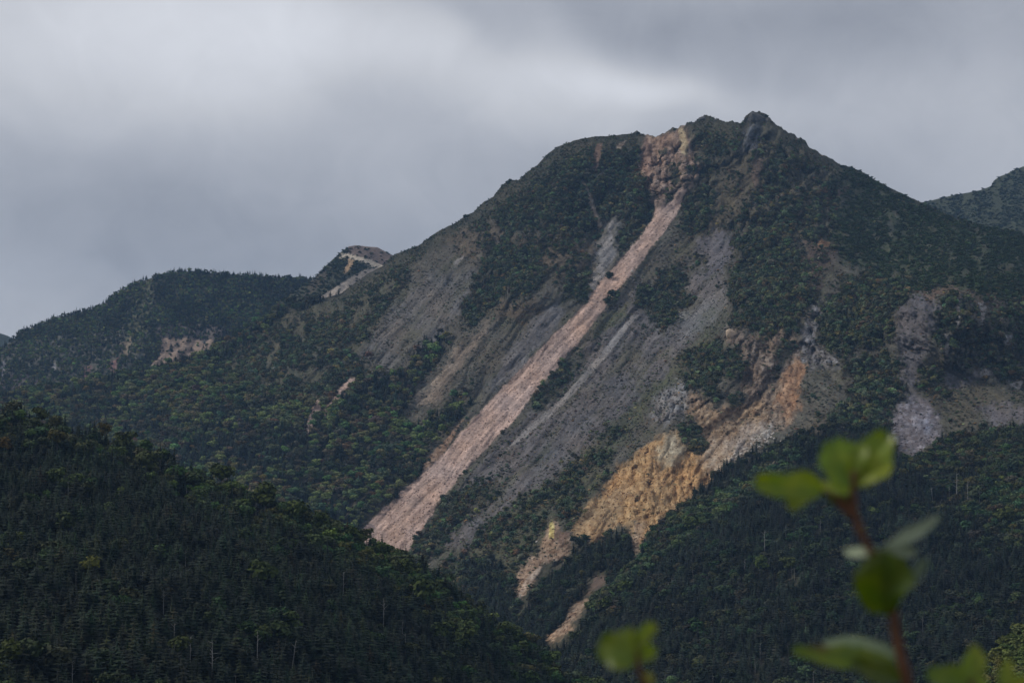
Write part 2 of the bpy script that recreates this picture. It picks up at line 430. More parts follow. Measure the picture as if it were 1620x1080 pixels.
# (outline in photo pixels, colour, shrub density 0..1, kind, streak strength, relief metres)
# kind: 's' shrub, 'f' broad-leaved forest, 'c' conifer forest, 'd' dwarf pine, 'm' mixed forest, '' keep
PATCHES = [
    # sparse middle slopes are the base; big plant covers first
    ([(-700, 500), (0, 600), (67, 600), (133, 590), (233, 570), (333, 540), (400, 500), (440, 470), (500, 455), (560, 470), (600, 440), (640, 440), (610, 480),
      (590, 505), (560, 520), (540, 560), (570, 560), (610, 552), (600, 575), (560, 590), (620, 600), (640, 590), (660, 560), (700, 525), (705, 545), (672, 590), (650, 640),
      (628, 655), (655, 690), (715, 640), (740, 620), (735, 650), (700, 690), (655, 725), (680, 735), (650, 762), (612, 795), (572, 830), (545, 860), (300, 1300), (-700, 1300)], VEG, 1.0, 'f', 0, 9),
    ([(330, 585), (400, 540), (450, 495), (540, 465), (605, 425), (645, 425), (610, 490), (585, 515), (565, 560), (600, 590), (560, 620), (500, 640), (440, 640), (380, 620)], (0.105, 0.102, 0.064), 0.85, 's', 0.3, 7),
    ([(618, 398), (700, 355), (760, 320), (810, 275), (812, 320), (770, 350), (720, 380), (670, 405), (640, 430), (600, 450)], (0.07, 0.07, 0.045), 0.8, 's', 0.2, 6),
    # green cap left of the scar
    ([(760, 335), (800, 285), (833, 268), (867, 241), (900, 221), (960, 212), (1007, 204), (1019, 227), (1010, 260), (1018, 280), (1026, 303), (1036, 327), (1030, 350),
      (1010, 373), (985, 402), (975, 393), (983, 362), (987, 330), (967, 353), (955, 362), (948, 383), (925, 388), (895, 383), (860, 377), (820, 370), (795, 362), (770, 365)], VEG, 1.0, 's', 0, 12),
    ([(700, 375), (770, 350), (800, 365), (860, 380), (940, 385), (945, 425), (920, 425), (880, 440), (860, 405), (790, 385), (760, 400), (740, 410)], BROWN, 0.55, 's', 0.3, 8),
    ([(727, 470), (753, 437), (767, 403), (793, 382), (840, 390), (860, 410), (873, 427), (867, 450), (838, 472), (807, 473), (773, 493), (753, 517), (728, 512)], VEG, 1.0, 's', 0, 12),
    ([(670, 448), (684, 430), (700, 434), (690, 452), (676, 456)], VEG, 0.8, 's', 0, 4),
    ([(893, 443), (920, 425), (938, 440), (941, 470), (915, 488), (895, 475)], VEG, 1.0, 's', 0, 8),
    ([(790, 475), (850, 478), (870, 490), (840, 510), (780, 505)], BROWN, 0.35, 's', 0.4, 7),
    # streaks left of the chute
    ([(718, 412), (735, 405), (700, 455), (672, 488), (664, 484), (695, 445)], PALE, 0.0, '', 0.7, 2),
    ([(745, 430), (757, 430), (735, 480), (700, 530), (670, 560), (655, 565), (700, 500)], GREYS, 0.1, '', 0.8, 3),
    ([(768, 512), (778, 512), (745, 560), (715, 600), (680, 640), (660, 646), (672, 618), (712, 568)], TAN, 0.0, '', 0.8, 2),
    ([(660, 440), (720, 420), (740, 470), (700, 520), (640, 570), (600, 590), (560, 570), (590, 530), (630, 480)], (0.150, 0.135, 0.12), 0.22, 's', 0.9, 4),
    ([(555, 596), (566, 600), (535, 640), (510, 662), (515, 645), (535, 618)], PINK, 0.0, '', 0.6, 2),
    ([(498, 636), (510, 630), (505, 655), (492, 686), (480, 688), (487, 665)], PINK, 0.0, '', 0.6, 2),
    ([(393, 767), (413, 753), (440, 748), (430, 762), (410, 780), (396, 777)], ORANGE, 0.1, '', 0.4, 2),
    ([(860, 490), (885, 470), (893, 490), (862, 540), (830, 580), (790, 620), (770, 610), (795, 570), (830, 525)], GREYS, 0.05, '', 0.9, 3),
    ([(700, 700), (735, 660), (700, 720), (690, 728), (668, 745), (672, 728)], (0.33, 0.22, 0.15), 0.1, '', 0.4, 2),
    # grey fan right of the chute
    ([(985, 470), (1010, 450), (1090, 430), (1165, 440), (1158, 480), (1090, 540), (1050, 590), (1000, 650), (930, 710), (870, 770), (800, 830), (740, 870),
      (690, 858), (700, 800), (740, 750), (800, 690), (880, 600), (940, 530)], (0.145, 0.130, 0.124), 0.30, 's', 0.9, 4),
    ([(1150, 560), (1100, 600), (1030, 640), (1000, 690), (930, 740), (880, 760), (950, 690), (1010, 630), (1080, 560), (1120, 520)], OLIVE, 0.2, 's', 0.6, 4),
    ([(1000, 500), (1008, 498), (975, 545), (945, 580), (905, 625), (870, 660), (820, 700), (800, 712), (835, 678), (885, 632), (940, 572)], PALE, 0.0, '', 0.6, 1),
    ([(1060, 520), (1070, 515), (1010, 590), (930, 670), (860, 740), (800, 790), (850, 735), (920, 665), (1000, 585)], GREYS, 0.0, '', 0.6, 1),
    ([(940, 512), (960, 495), (1000, 485), (985, 505), (955, 530), (938, 530)], OLIVE, 0.25, 's', 0.3, 3),
    ([(1100, 373), (1153, 358), (1165, 387), (1155, 420), (1117, 447), (1090, 427)], VIOL, 0.1, 's', 0.6, 3),
    ([(1075, 500), (1087, 490), (1163, 450), (1170, 475), (1130, 510), (1080, 545)], (0.20, 0.185, 0.172), 0.1, '', 0.6, 2),
    # grey chute and gullies in the cap
    ([(985, 330), (975, 357), (976, 393), (963, 423), (952, 450), (935, 468), (910, 480), (932, 460), (942, 427), (943, 393), (952, 362), (967, 352)], PALE, 0.0, '', 0.5, 2),
    ([(918, 287), (926, 290), (936, 312), (944, 335), (953, 358), (948, 362), (934, 330), (926, 303)], (0.30, 0.25, 0.20), 0.0, '', 0.3, 2),
    ([(943, 228), (953, 228), (950, 250), (944, 272), (937, 268), (940, 245)], REDB, 0.1, '', 0.3, 2),
    ([(975, 232), (992, 220), (987, 232), (972, 245)], TAN, 0.0, '', 0.3, 2),
    ([(962, 268), (952, 280), (942, 292), (938, 290), (948, 276)], PALE, 0.0, '', 0.3, 2),
    # right of the scar, up to the summit rock and the main shrub slope
    ([(1085, 195), (1113, 178), (1150, 188), (1178, 188), (1193, 170), (1217, 180), (1240, 200), (1290, 230), (1335, 258), (1340, 330), (1320, 380), (1300, 420), (1290, 480), (1250, 520),
      (1160, 515), (1150, 480), (1165, 400), (1150, 360), (1110, 370), (1090, 350), (1078, 330), (1100, 290), (1108, 270), (1098, 240)], (0.10, 0.09, 0.058), 0.66, 's', 0.4, 14),
    ([(1142, 262), (1180, 250), (1205, 262), (1200, 300), (1160, 350), (1120, 372), (1100, 360), (1130, 310)], (0.118, 0.10, 0.066), 0.42, 's', 0.6, 5),
    ([(1073, 312), (1113, 320), (1122, 350), (1100, 382), (1075, 372), (1078, 335)], VEG, 1.0, 's', 0, 8),
    ([(1085, 197), (1113, 182), (1175, 190), (1170, 235), (1132, 242), (1110, 247), (1095, 225)], VEG, 1.0, 's', 0, 9),
    ([(1180, 205), (1187, 200), (1200, 213), (1204, 236), (1190, 240), (1176, 232)], (0.21, 0.205, 0.21), 0.1, '', 0.2, 12),
    ([(1192, 252), (1207, 250), (1202, 285), (1192, 300), (1188, 275)], (0.14, 0.105, 0.08), 0.2, '', 0.3, 3),
    ([(1157, 440), (1170, 400), (1215, 375), (1263, 385), (1275, 430), (1267, 507), (1247, 540), (1220, 540), (1193, 522), (1157, 510)], VEG, 1.0, 's', 0, 12),
    ([(1040, 423), (1067, 427), (1088, 450), (1102, 470), (1070, 500), (1052, 532), (1033, 502), (1003, 475), (1010, 460), (1035, 455)], VEG, 0.95, 's', 0, 9),
    ([(1093, 400), (1120, 408), (1115, 428), (1095, 424)], VEG, 0.9, 's', 0, 5),
    ([(960, 462), (978, 458), (975, 480), (955, 487)], VEG, 0.9, 's', 0, 4),
    # smooth dwarf pine slope on the right
    ([(1325, 250), (1457, 310), (1620, 360), (2300, 460), (2300, 620), (1620, 490), (1560, 470), (1500, 455), (1440, 460), (1400, 445), (1340, 420), (1310, 380), (1330, 330)],
     (0.058, 0.070, 0.038), 0.85, 'd', 0.35, 7),
    ([(1323, 300), (1345, 292), (1340, 305), (1322, 315)], (0.12, 0.09, 0.07), 0.3, '', 0.3, 2),
    
    ([(1270, 377), (1310, 380), (1330, 400), (1300, 432), (1295, 462), (1280, 472), (1283, 440), (1273, 410)], (0.135, 0.10, 0.078), 0.45, 's', 0.4, 6),
    ([(1293, 385), (1300, 379), (1314, 382), (1310, 391), (1296, 393)], (0.24, 0.145, 0.08), 0.1, '', 0, 2),
    ([(1297, 490), (1340, 455), (1430, 455), (1437, 485), (1418, 507), (1413, 540), (1347, 557), (1313, 557), (1293, 540)], VEG, 1.0, 's', 0, 12),
    ([(1318, 442), (1350, 436), (1440, 448), (1430, 460), (1340, 460)], (0.08, 0.085, 0.04), 0.9, 's', 0, 5),
    # brown scar above the ochre basin
    ([(1147, 521), (1163, 521), (1180, 535), (1220, 538), (1233, 525), (1267, 545), (1270, 573), (1240, 597), (1233, 607), (1213, 620), (1190, 633), (1177, 627), (1168, 583), (1176, 567), (1157, 542)],
     (0.23, 0.175, 0.132), 0.2, 's', 0.4, 10),
    ([(1267, 560), (1273, 513), (1293, 483), (1307, 483), (1293, 517), (1287, 548), (1313, 565), (1345, 578), (1345, 588), (1277, 575)], (0.25, 0.235, 0.235), 0.2, '', 0.2, 12),
    # ochre basin
    ([(1085, 618), (1120, 620), (1117, 647), (1173, 645), (1182, 633), (1220, 613), (1243, 597), (1257, 578), (1275, 573), (1272, 597), (1265, 640), (1260, 660), (1250, 673), (1220, 690),
      (1192, 705), (1182, 722), (1150, 725), (1135, 749), (1080, 760), (1075, 703), (1105, 700), (1110, 673), (1090, 657)], (0.29, 0.212, 0.148), 0.10, 's', 0.4, 10),
    ([(1255, 575), (1273, 577), (1268, 610), (1262, 650), (1240, 665), (1238, 640), (1225, 655), (1240, 600)], ORANGE, 0.0, '', 0.4, 9),
    ([(1090, 648), (1160, 650), (1210, 632), (1215, 660), (1180, 690), (1150, 700), (1115, 695)], (0.33, 0.235, 0.15), 0.06, '', 0.4, 9),
    ([(1147, 700), (1185, 668), (1205, 672), (1192, 690), (1182, 723), (1150, 727)], (0.38, 0.31, 0.25), 0.15, '', 0.4, 6),
    ([(1200, 680), (1222, 672), (1225, 690), (1208, 700), (1198, 694)], (0.42, 0.38, 0.34), 0.15, '', 0, 6),
    ([(1032, 640), (1045, 615), (1062, 608), (1095, 592), (1097, 615), (1088, 650), (1060, 668), (1038, 675)], (0.25, 0.24, 0.235), 0.15, 's', 0.2, 12),
    ([(1072, 568), (1120, 548), (1170, 558), (1177, 585), (1167, 600), (1132, 602), (1137, 630), (1120, 648), (1112, 622), (1090, 616), (1085, 592)], VEG, 1.0, 's', 0, 9),
    ([(1080, 662), (1108, 680), (1113, 700), (1107, 733), (1090, 735), (1082, 710), (1070, 690)], VEG, 0.95, 's', 0, 7),
    ([(1153, 635), (1177, 630), (1176, 642), (1155, 645)], VEG, 0.9, 's', 0, 4),
    ([(1235, 545), (1255, 550), (1240, 580), (1225, 600), (1228, 570)], VEG, 0.85, 's', 0, 5),
    ([(1280, 585), (1350, 580), (1335, 612), (1300, 662), (1262, 692), (1215, 712), (1195, 730), (1192, 712), (1225, 695), (1250, 675), (1265, 650), (1268, 600)], (0.13, 0.12, 0.092), 0.3, 's', 0.7, 5),
    # ochre bluff
    ([(1040, 698), (1013, 712), (987, 729), (973, 750), (953, 780), (930, 803), (905, 833), (925, 857), (947, 855), (967, 838), (1000, 830), (1000, 860), (993, 880), (1013, 872), (1022, 845), (1055, 820),
      (1085, 797), (1122, 762), (1138, 742), (1120, 720), (1088, 715), (1076, 688), (1060, 680)], OCHRE, 0.02, '', 0.35, 12),
    ([(1040, 716), (1055, 684), (1068, 682), (1082, 712), (1070, 735), (1045, 742)], (0.46, 0.38, 0.26), 0.0, '', 0.3, 8),
    ([(1115, 715), (1130, 695), (1155, 715), (1135, 748), (1112, 748)], OCHL, 0.0, '', 0.3, 5),
    ([(905, 833), (925, 857), (947, 855), (967, 838), (990, 800), (1010, 775), (980, 770), (950, 790)], (0.42, 0.285, 0.155), 0.03, '', 0.3, 7),
    # lower scars towards the valley
    ([(866, 826), (874, 820), (880, 828), (880, 855), (898, 850), (903, 862), (897, 885), (882, 889), (862, 890), (840, 922), (828, 953), (812, 965), (815, 925), (823, 898), (855, 868)], (0.37, 0.26, 0.18), 0.10, '', 0.4, 6),
    ([(868, 824), (875, 820), (878, 852), (869, 852)], (0.55, 0.47, 0.20), 0.0, '', 0, 4),
    ([(880, 842), (905, 835), (902, 860), (882, 862)], REDB, 0.1, '', 0, 6),
    ([(850, 895), (890, 885), (862, 893), (838, 924), (830, 948), (815, 955), (828, 920)], (0.50, 0.40, 0.32), 0.03, '', 0.3, 4),
    # shrub belts below
    ([(877, 577), (922, 560), (902, 600), (872, 640), (845, 655), (830, 650), (850, 618)], (0.08, 0.08, 0.05), 0.75, 's', 0, 5),
    ([(645, 865), (700, 797), (747, 770), (790, 760), (782, 787), (747, 810), (717, 843), (683, 887), (660, 905), (640, 880)], VEG, 0.95, 's', 0, 7),
    ([(700, 905), (727, 880), (773, 833), (823, 787), (873, 773), (907, 733), (957, 700), (975, 710), (960, 767), (923, 803), (905, 835), (873, 822), (850, 843), (858, 862), (820, 898), (812, 940),
      (800, 960), (760, 1000), (650, 1000), (640, 900)], OLIVE, 0.62, 's', 0.1, 6),
    ([(873, 790), (925, 775), (940, 790), (920, 812), (895, 830), (878, 815)], VEG, 1.0, 's', 0, 6),
    ([(735, 905), (780, 900), (812, 930), (812, 970), (850, 1000), (860, 1100), (700, 1100)], VEG, 1.0, 'm', 0, 6),
    ([(940, 695), (985, 664), (990, 690), (960, 705)], VEG, 0.7, 's', 0, 3),
    # the right-hand bluff
    ([(1490, 467), (1560, 472), (1625, 488), (1700, 520), (1700, 640), (1620, 612), (1573, 607), (1500, 590), (1477, 535)], (0.105, 0.098, 0.075), 0.72, 's', 0.2, 13),
    ([(1420, 500), (1433, 480), (1463, 461), (1490, 461), (1475, 523), (1470, 540), (1460, 580), (1453, 607), (1437, 620), (1427, 590), (1418, 553)], (0.145, 0.132, 0.134), 0.22, 's', 0.2, 9),
    ([(1455, 464), (1470, 457), (1500, 456), (1530, 461), (1565, 474), (1605, 488), (1600, 492), (1560, 480), (1520, 468), (1490, 466), (1480, 480), (1468, 478)], (0.19, 0.135, 0.10), 0.2, '', 0, 3),
    ([(1512, 477), (1519, 477), (1518, 517), (1512, 515)], PALE, 0.05, '', 0, 5), ([(1547, 478), (1560, 480), (1560, 510), (1552, 508)], PALE, 0.15, '', 0, 5),
    ([(1496, 530), (1503, 532), (1501, 560), (1495, 556)], PALE, 0.0, '', 0, 5), ([(1586, 530), (1600, 533), (1598, 552), (1588, 548)], PALE, 0.2, '', 0, 5),
    ([(1595, 602), (1616, 603), (1616, 614), (1598, 612)], PALE, 0.1, '', 0, 4), ([(1550, 585), (1572, 589), (1568, 599), (1552, 597)], PALE, 0.1, '', 0, 4),
    ([(1480, 595), (1550, 587), (1550, 607), (1500, 615)], VIOL, 0.3, 's', 0, 4),
    ([(1475, 625), (1500, 617), (1547, 605), (1620, 616), (1750, 640), (1750, 700), (1620, 684), (1580, 690), (1530, 684), (1485, 697), (1490, 660)], (0.122, 0.112, 0.08), 0.3, 's', 0.3, 4),
    ([(1540, 640), (1620, 645), (1640, 670), (1570, 672)], VIOL, 0.15, 's', 0.3, 3),
    ([(1458, 583), (1490, 590), (1490, 627), (1470, 634), (1450, 620)], VEG, 1.0, 's', 0, 7),
    ([(1330, 573), (1400, 560), (1427, 590), (1430, 625), (1405, 660), (1400, 700), (1300, 700), (1310, 675), (1333, 640), (1345, 600)], VEG, 1.0, 's', 0, 9),
    # lower forest (mixed conifers and birch)
    ([(812, 975), (850, 905), (868, 885), (885, 892), (900, 888), (905, 862), (928, 862), (950, 858), (968, 842), (996, 834), (1000, 862), (990, 885), (1014, 878), (1026, 850), (1055, 826), (1112, 780),
      (1150, 745), (1195, 728), (1225, 712), (1265, 697), (1310, 685), (1400, 690), (1412, 705), (1440, 728), (1470, 712), (1500, 700), (1580, 692), (1620, 690), (2300, 700), (2300, 1400), (500, 1400), (840, 1030)], VEG, 1.0, 'm', 0, 8),
    ([(1415, 705), (1410, 655), (1413, 640), (1440, 622), (1467, 637), (1480, 657), (1488, 687), (1465, 710), (1440, 724)], (0.23, 0.21, 0.225), 0.04, '', 0.3, 3),
    ([(860, 1013), (887, 990), (903, 963), (932, 938), (929, 957), (913, 977), (903, 1000), (886, 1010), (870, 1018)], (0.42, 0.30, 0.21), 0.04, '', 0.3, 4),
    ([(1002, 828), (1020, 840), (1012, 872), (998, 882), (995, 850)], (0.43, 0.31, 0.21), 0.05, '', 0.3, 4),
    ([(930, 925), (960, 905), (958, 920), (936, 938)], (0.17, 0.12, 0.09), 0.3, '', 0, 3),
    # pink chute and the funnel-shaped scar
    ([(1017, 213), (1028, 218), (1040, 216), (1060, 209), (1077, 202), (1090, 223), (1103, 250), (1108, 277), (1095, 290), (1080, 300), (1075, 320), (1060, 335), (1040, 335), (1030, 312), (1020, 285), (1007, 272), (1011, 253)],
     (0.33, 0.235, 0.18), 0.10, '', 0.4, 16),
    ([(1073, 202), (1081, 204), (1089, 228), (1086, 248), (1078, 240)], (0.50, 0.40, 0.25), 0.0, '', 0.2, 5),
    ([(1020, 222), (1030, 226), (1032, 262), (1024, 280), (1014, 262)], (0.26, 0.17, 0.13), 0.1, '', 0.2, 9),
    ([(1057, 262), (1076, 266), (1083, 280), (1078, 298), (1060, 294)], VEG, 0.8, 's', 0, 6), ([(1085, 264), (1098, 262), (1103, 276), (1088, 279)], VEG, 0.8, 's', 0, 5),
    ([(1056, 306), (1069, 308), (1063, 326), (1052, 324)], VEG, 0.85, 's', 0, 4), ([(1040, 238), (1056, 236), (1054, 244), (1042, 245)], VEG, 0.6, 's', 0, 3),
    ([(1036, 330), (1050, 328), (1063, 318), (1080, 302), (1088, 297), (1080, 312), (1076, 330), (1056, 360), (1029, 393), (1002, 433), (979, 457), (955, 490), (937, 512), (917, 540), (880, 582), (840, 629),
      (807, 672), (773, 705), (727, 755), (690, 800), (660, 850), (640, 880), (600, 880), (577, 860), (572, 838), (617, 795), (657, 757), (700, 718), (753, 658), (787, 621), (833, 575), (873, 531), (917, 491), (947, 451), (977, 415), (1013, 375), (1034, 345)],
     PINK, 0.0, '', 0.8, 1.6),
]
FLOW_L = (0.74, 0.67)      # unit vector across the fall line on the left-hand bowl
FLOW_R = (-0.52, 0.85)
RSJ = np.random.RandomState(77)


def paint(U, V, sky):
    """surface colour, plant density, plant kind and relief for photo positions"""
    w1 = fbm(U / 26, V / 26, 4, 3) * 11 ; w2 = fbm(U / 26, V / 26, 4, 9) * 11
    fine1 = fbm(U / 7, V / 7, 2, 5) * 3.5; fine2 = fbm(U / 7, V / 7, 2, 6) * 3.5
    edge = np.clip((V - sky(U)) / 30, 0.15, 1)
    UU = U + (w1 + fine1) * edge; VV = V + (w2 + fine2) * edge
    acl = U * FLOW_L[0] + V * FLOW_L[1]; all_ = -U * FLOW_L[1] + V * FLOW_L[0]
    acr = U * FLOW_R[0] + V * FLOW_R[1]; alr = U * FLOW_R[1] - V * FLOW_R[0]
    wob = fbm(U / 90, V / 90, 2, 21) * 10
    sl = fbm((acl + wob) / 9, all_ / 120, 4, 31) * 1.5
    sr = fbm((acr + wob) / 8, alr / 90, 4, 41) * 1.5
    right = np.clip((U - 1270 + (V - 300) * 0.2) / 60, 0, 1)
    streak = sl * (1 - right) + sr * right
    col = np.empty(U.shape + (3,)); col[:] = SLOPE
    dens = np.full(U.shape, 0.28); kind = np.full(U.shape, 's', dtype='<U1')
    strk = np.full(U.shape, 0.8); rel = np.full(U.shape, 4.0)
    hf = RSJ.rand(*U.shape)
    taps = [(fbm(U / 19 + 9.1 * q, V / 19, 3, 700 + q), fbm(U / 19, V / 19 + 5.3 * q, 3, 720 + q)) for q in range(4)]
    for poly, c, d, k, s_, rl in PATCHES:
        narrow = min(max(p[0] for p in poly) - min(p[0] for p in poly), max(p[1] for p in poly) - min(p[1] for p in poly)) < 24
        ar_ = abs(sum(poly[i][0] * poly[i - 1][1] - poly[i - 1][0] * poly[i][1] for i in range(len(poly)))) / 2
        pe_ = sum(math.dist(poly[i], poly[i - 1]) for i in range(len(poly)))
        thin_ = 2 * ar_ / pe_ < 8.5
        sharp = narrow or thin_ or c is PINK
        ja = 1.3 if thin_ else 4.0
        wa = 0.10 if thin_ else 0.25
        fall = np.array([-0.67, 0.74])
        w = 0
        for q, (t1, t2) in enumerate(taps):
            if sharp:
                w = w + inpoly(U + (w1 + fine1 * 2) * wa + t1 * ja, V + (w2 + fine2 * 2) * wa + t2 * ja, poly)
            else:
                am = 20 if s_ < 0.5 else 26
                sh = t1 * am * 1.4
                w = w + inpoly(UU + t2 * am * 0.5 + sh * fall[0], VV + t2 * am * 0.5 + sh * fall[1], poly)
        w = w / 4.0
        col = col * (1 - w)[..., None] + np.array(c) * w[..., None]
        dens = dens * (1 - w) + d * w
        strk = strk * (1 - w) + s_ * w
        rel = rel * (1 - w) + rl * w
        if k:
            kind[w > hf * 0.98 + 0.01] = k
    # streaky mixing of neighbouring debris: paler and greener runs along the fall line
    f = 1 + streak * strk * 0.55 + fbm((acl + wob) / 3.5, all_ / 45, 2, 35) * strk * 0.5
    col = col * f[..., None]
    gr = np.clip((fbm((acl + wob) / 22, all_ / 70, 3, 55) - 0.05) * 3, 0, 1) * (strk > 0.5) * (dens > 0.05)
    col = col * (1 - gr * 0.55)[..., None] + np.array(OLIVE) * (gr * 0.55)[..., None]
    blot = fbm(U / 34, V / 34, 3, 77)
    b2 = fbm(U / 13, V / 13, 3, 79)
    hi = dens > 0.9
    dens = dens * np.clip(np.where(hi, 0.93, 1) + blot * np.where(hi, 0.9, 2.0) + b2 * np.where(hi, 1.1, 2.4) - np.where(hi, 0, 1) * streak * strk * 1.3, 0, 1.5)
    # bare ground showing between plants, stains and gully tone on the rock
    vgm = np.clip((fbm(U / 9, V / 9, 3, 81) + 0.05) * 3, 0, 1)[..., None] * (col.max(-1) < 0.12)[..., None]
    col = col * (1 - 0.5 * vgm) + np.array((0.13, 0.11, 0.085)) * 0.5 * vgm
    stain = fbm(U / 11 + w1 * 0.1, V / 5, 3, 83)[..., None] * (strk < 0.5)[..., None] * (col.max(-1) > 0.2)[..., None]
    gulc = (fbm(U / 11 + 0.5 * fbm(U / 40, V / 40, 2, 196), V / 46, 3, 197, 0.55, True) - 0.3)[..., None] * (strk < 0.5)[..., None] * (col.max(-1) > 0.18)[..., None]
    col = col * (1 - gulc * np.array((0.35, 0.42, 0.5)))  # darker and browner in the gully channels, paler on the ribs
    band = fbm(U / 30 + w1 * 0.05, (V + w2 * 0.6) / 4.5, 2, 85)[..., None] * (strk < 0.5)[..., None] * (col.max(-1) > 0.18)[..., None]
    col = col * (1 + stain * np.array((0.6, 0.75, 0.85)) + band * np.array((0.3, 0.35, 0.4)))
    mid = fbm(U / 14, V / 14, 3, 87)[..., None]
    col = col * (1 + mid * 0.35)
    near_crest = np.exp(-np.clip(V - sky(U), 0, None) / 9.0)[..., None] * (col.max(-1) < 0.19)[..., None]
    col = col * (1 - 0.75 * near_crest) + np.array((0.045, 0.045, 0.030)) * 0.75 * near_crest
    dull = (col.max(-1) < 0.24)[..., None]
    col = np.where(dull, col * 0.92, col)
    # warm and cold blotches
    wc = fbm(U / 60, V / 60, 3, 88)
    col = col * (1 + np.stack([wc * 0.14, wc * 0.02, -wc * 0.12], -1))
    return np.clip(col, 0.01, 0.8), np.clip(dens, 0, 1), kind, streak, strk, rel


def blur(a, n):
    for _ in range(n):
        a = a.copy()
        a[1:-1] = (a[:-2] + 2 * a[1:-1] + a[2:]) / 4
        a[:, 1:-1] = (a[:, :-2] + 2 * a[:, 1:-1] + a[:, 2:]) / 4
    return a


def grid_normals(P):
    du = np.gradient(P, axis=1); dv = np.gradient(P, axis=0)
    n = np.cross(du, dv)
    n /= np.linalg.norm(n, axis=2, keepdims=True) + 1e-9
    flip = n[..., 2] < 0
    n[flip] *= -1
    return n


class Layer:
    pass


def build_layer(name, us, sky, bot, rfun, paintfun, nrow, label_kind='structure', back_drop=14, floor=-330.0, powr=1.0):
    """a hill seen in the photo: front face row by row from its foot to its crest, then its far side"""
    us = np.asarray(us, float)
    t = np.linspace(0, 1, nrow) ** powr
    U = np.repeat(us[None], nrow, 0)
    S = sky(us); B = bot(us)
    V = B[None] + (S - B)[None] * t[:, None]
    R = rfun(U, V)
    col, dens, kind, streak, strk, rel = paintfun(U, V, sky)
    rel = blur(rel, 5)
    q1 = U * FLOW_L[0] + V * FLOW_L[1]; q2 = V * FLOW_L[0] - U * FLOW_L[1]
    wv = fbm(U / 110, V / 110, 2, 171) * 30
    rib = fbm((q1 + wv) / 42, q2 / 170, 3, 181, 0.5, True) - 0.3
    lump = fbm(U / 70, V / 55, 3, 191)
    taper = np.clip((V - S[None]) / 40, 0, 1)
    r1 = U * FLOW_R[0] + V * FLOW_R[1]; r2 = U * FLOW_R[1] - V * FLOW_R[0]
    rgt = np.clip((U - 1270 + (V - 300) * 0.2) / 60, 0, 1)
    ribr = fbm((r1 + wv) / 40, r2 / 150, 3, 183, 0.5, True) - 0.3
    rib = rib * (1 - rgt) + ribr * rgt
    fine_rib = (fbm((q1 + wv * 0.6) / 13, q2 / 130, 3, 185, 0.55, True) - 0.3) * (1 - rgt) + (fbm((r1 + wv * 0.6) / 13, r2 / 110, 3, 187, 0.55, True) - 0.3) * rgt
    gul = fbm(U / 11 + 0.5 * fbm(U / 40, V / 40, 2, 196), V / 46, 3, 197, 0.55, True) - 0.3
    steep = np.clip((rel - 8) / 4, 0, 1)
    R = R + gul * steep * 13 * taper * np.clip(R / 2200, 0.3, 1)
    R = R + fine_rib * (3.5 + rel * 0.5) * taper * np.clip(R / 2600, 0.3, 1)
    R = R + (rib * (7 + rel * 2.2) + lump * (5 + rel * 2.2)) * taper * np.clip(R / 2600, 0.3, 1)
    rough0 = np.clip((rel - 4) / 8, 0, 1)
    R = R + (fbm(U / 17 + lump, V / 24, 4, 195, 0.55, True) - 0.3) * rel * 1.4 * rough0 * taper * np.clip(R / 2600, 0.3, 1)
    P = place(U, V, R)
    nr = grid_normals(P)
    px = R / FPX                                    # metres per photo pixel
    base = fbm(U / 55, V / 55, 4, 101) * 1.3
    ridg = fbm(U / 24 + base * 0.4, V / 34, 4, 131, 0.55, True) - 0.25
    fin = fbm(U / 8, V / 8, 2, 151)
    rough = np.clip(rel / 11, 0, 1.5)
    h = base * rel * 0.35 + ridg * rel * rough * 0.35 + fin * (0.6 + rel * 0.10)
    h = h + streak * strk * 1.8
    tap = np.clip((V - S[None]) / 34, 0.12, 1)
    h = h * tap * np.clip(px / 0.85, 0.5, 1.3)
    P = P + nr * h[..., None]
    L = Layer()
    if len(us) > 600:
        soft = blur(dens, 70)
        dens = np.where(dens < 0.07, dens, dens * 0.58 + soft * 0.42)
    L.P, L.N, L.U, L.V, L.dens, L.kind, L.col, L.R, L.px = P, grid_normals(P), U, V, dens, kind, col, R, px
    # far side of the crest
    crest = P[-1]; dirs = crest[:, :2] / np.linalg.norm(crest[:, :2], axis=1, keepdims=True)
    back = []
    for k in range(1, back_drop + 1):
        d = 4.0 * k + 3.2 * k * k
        q = crest.copy()
        q[:, :2] += dirs * d
        q[:, 2] -= np.minimum(0.5 * d + fbm(us / 40, us * 0 + k * 0.7, 3, 7) * 2 * k, np.maximum(crest[:, 2] - floor, 0))
        back.append(q)
    # foot, going down and towards the viewer until it is under the valley floor
    foot = []
    base0 = P[0]; d0 = base0[:, :2] / np.linalg.norm(base0[:, :2], axis=1, keepdims=True)
    for k in range(1, 9):
        q = base0.copy()
        q[:, :2] -= d0 * (k * 30.0)
        q[:, 2] = np.maximum(base0[:, 2] - k * 22.0 - k * k * 2.0, floor)
        foot.append(q)
    foot = foot[::-1]
    A = np.concatenate([np.array(foot), P, np.array(back)], 0)
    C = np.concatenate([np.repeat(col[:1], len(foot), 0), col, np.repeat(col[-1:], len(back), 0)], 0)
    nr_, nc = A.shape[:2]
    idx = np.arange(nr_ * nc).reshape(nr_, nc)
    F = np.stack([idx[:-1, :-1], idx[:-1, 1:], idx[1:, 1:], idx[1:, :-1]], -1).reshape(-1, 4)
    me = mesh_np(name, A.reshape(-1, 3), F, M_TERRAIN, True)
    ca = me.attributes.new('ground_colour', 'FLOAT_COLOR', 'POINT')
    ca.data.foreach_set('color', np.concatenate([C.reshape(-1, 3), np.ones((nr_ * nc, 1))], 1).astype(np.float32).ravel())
    o = link(name, me)
    L.obj = o
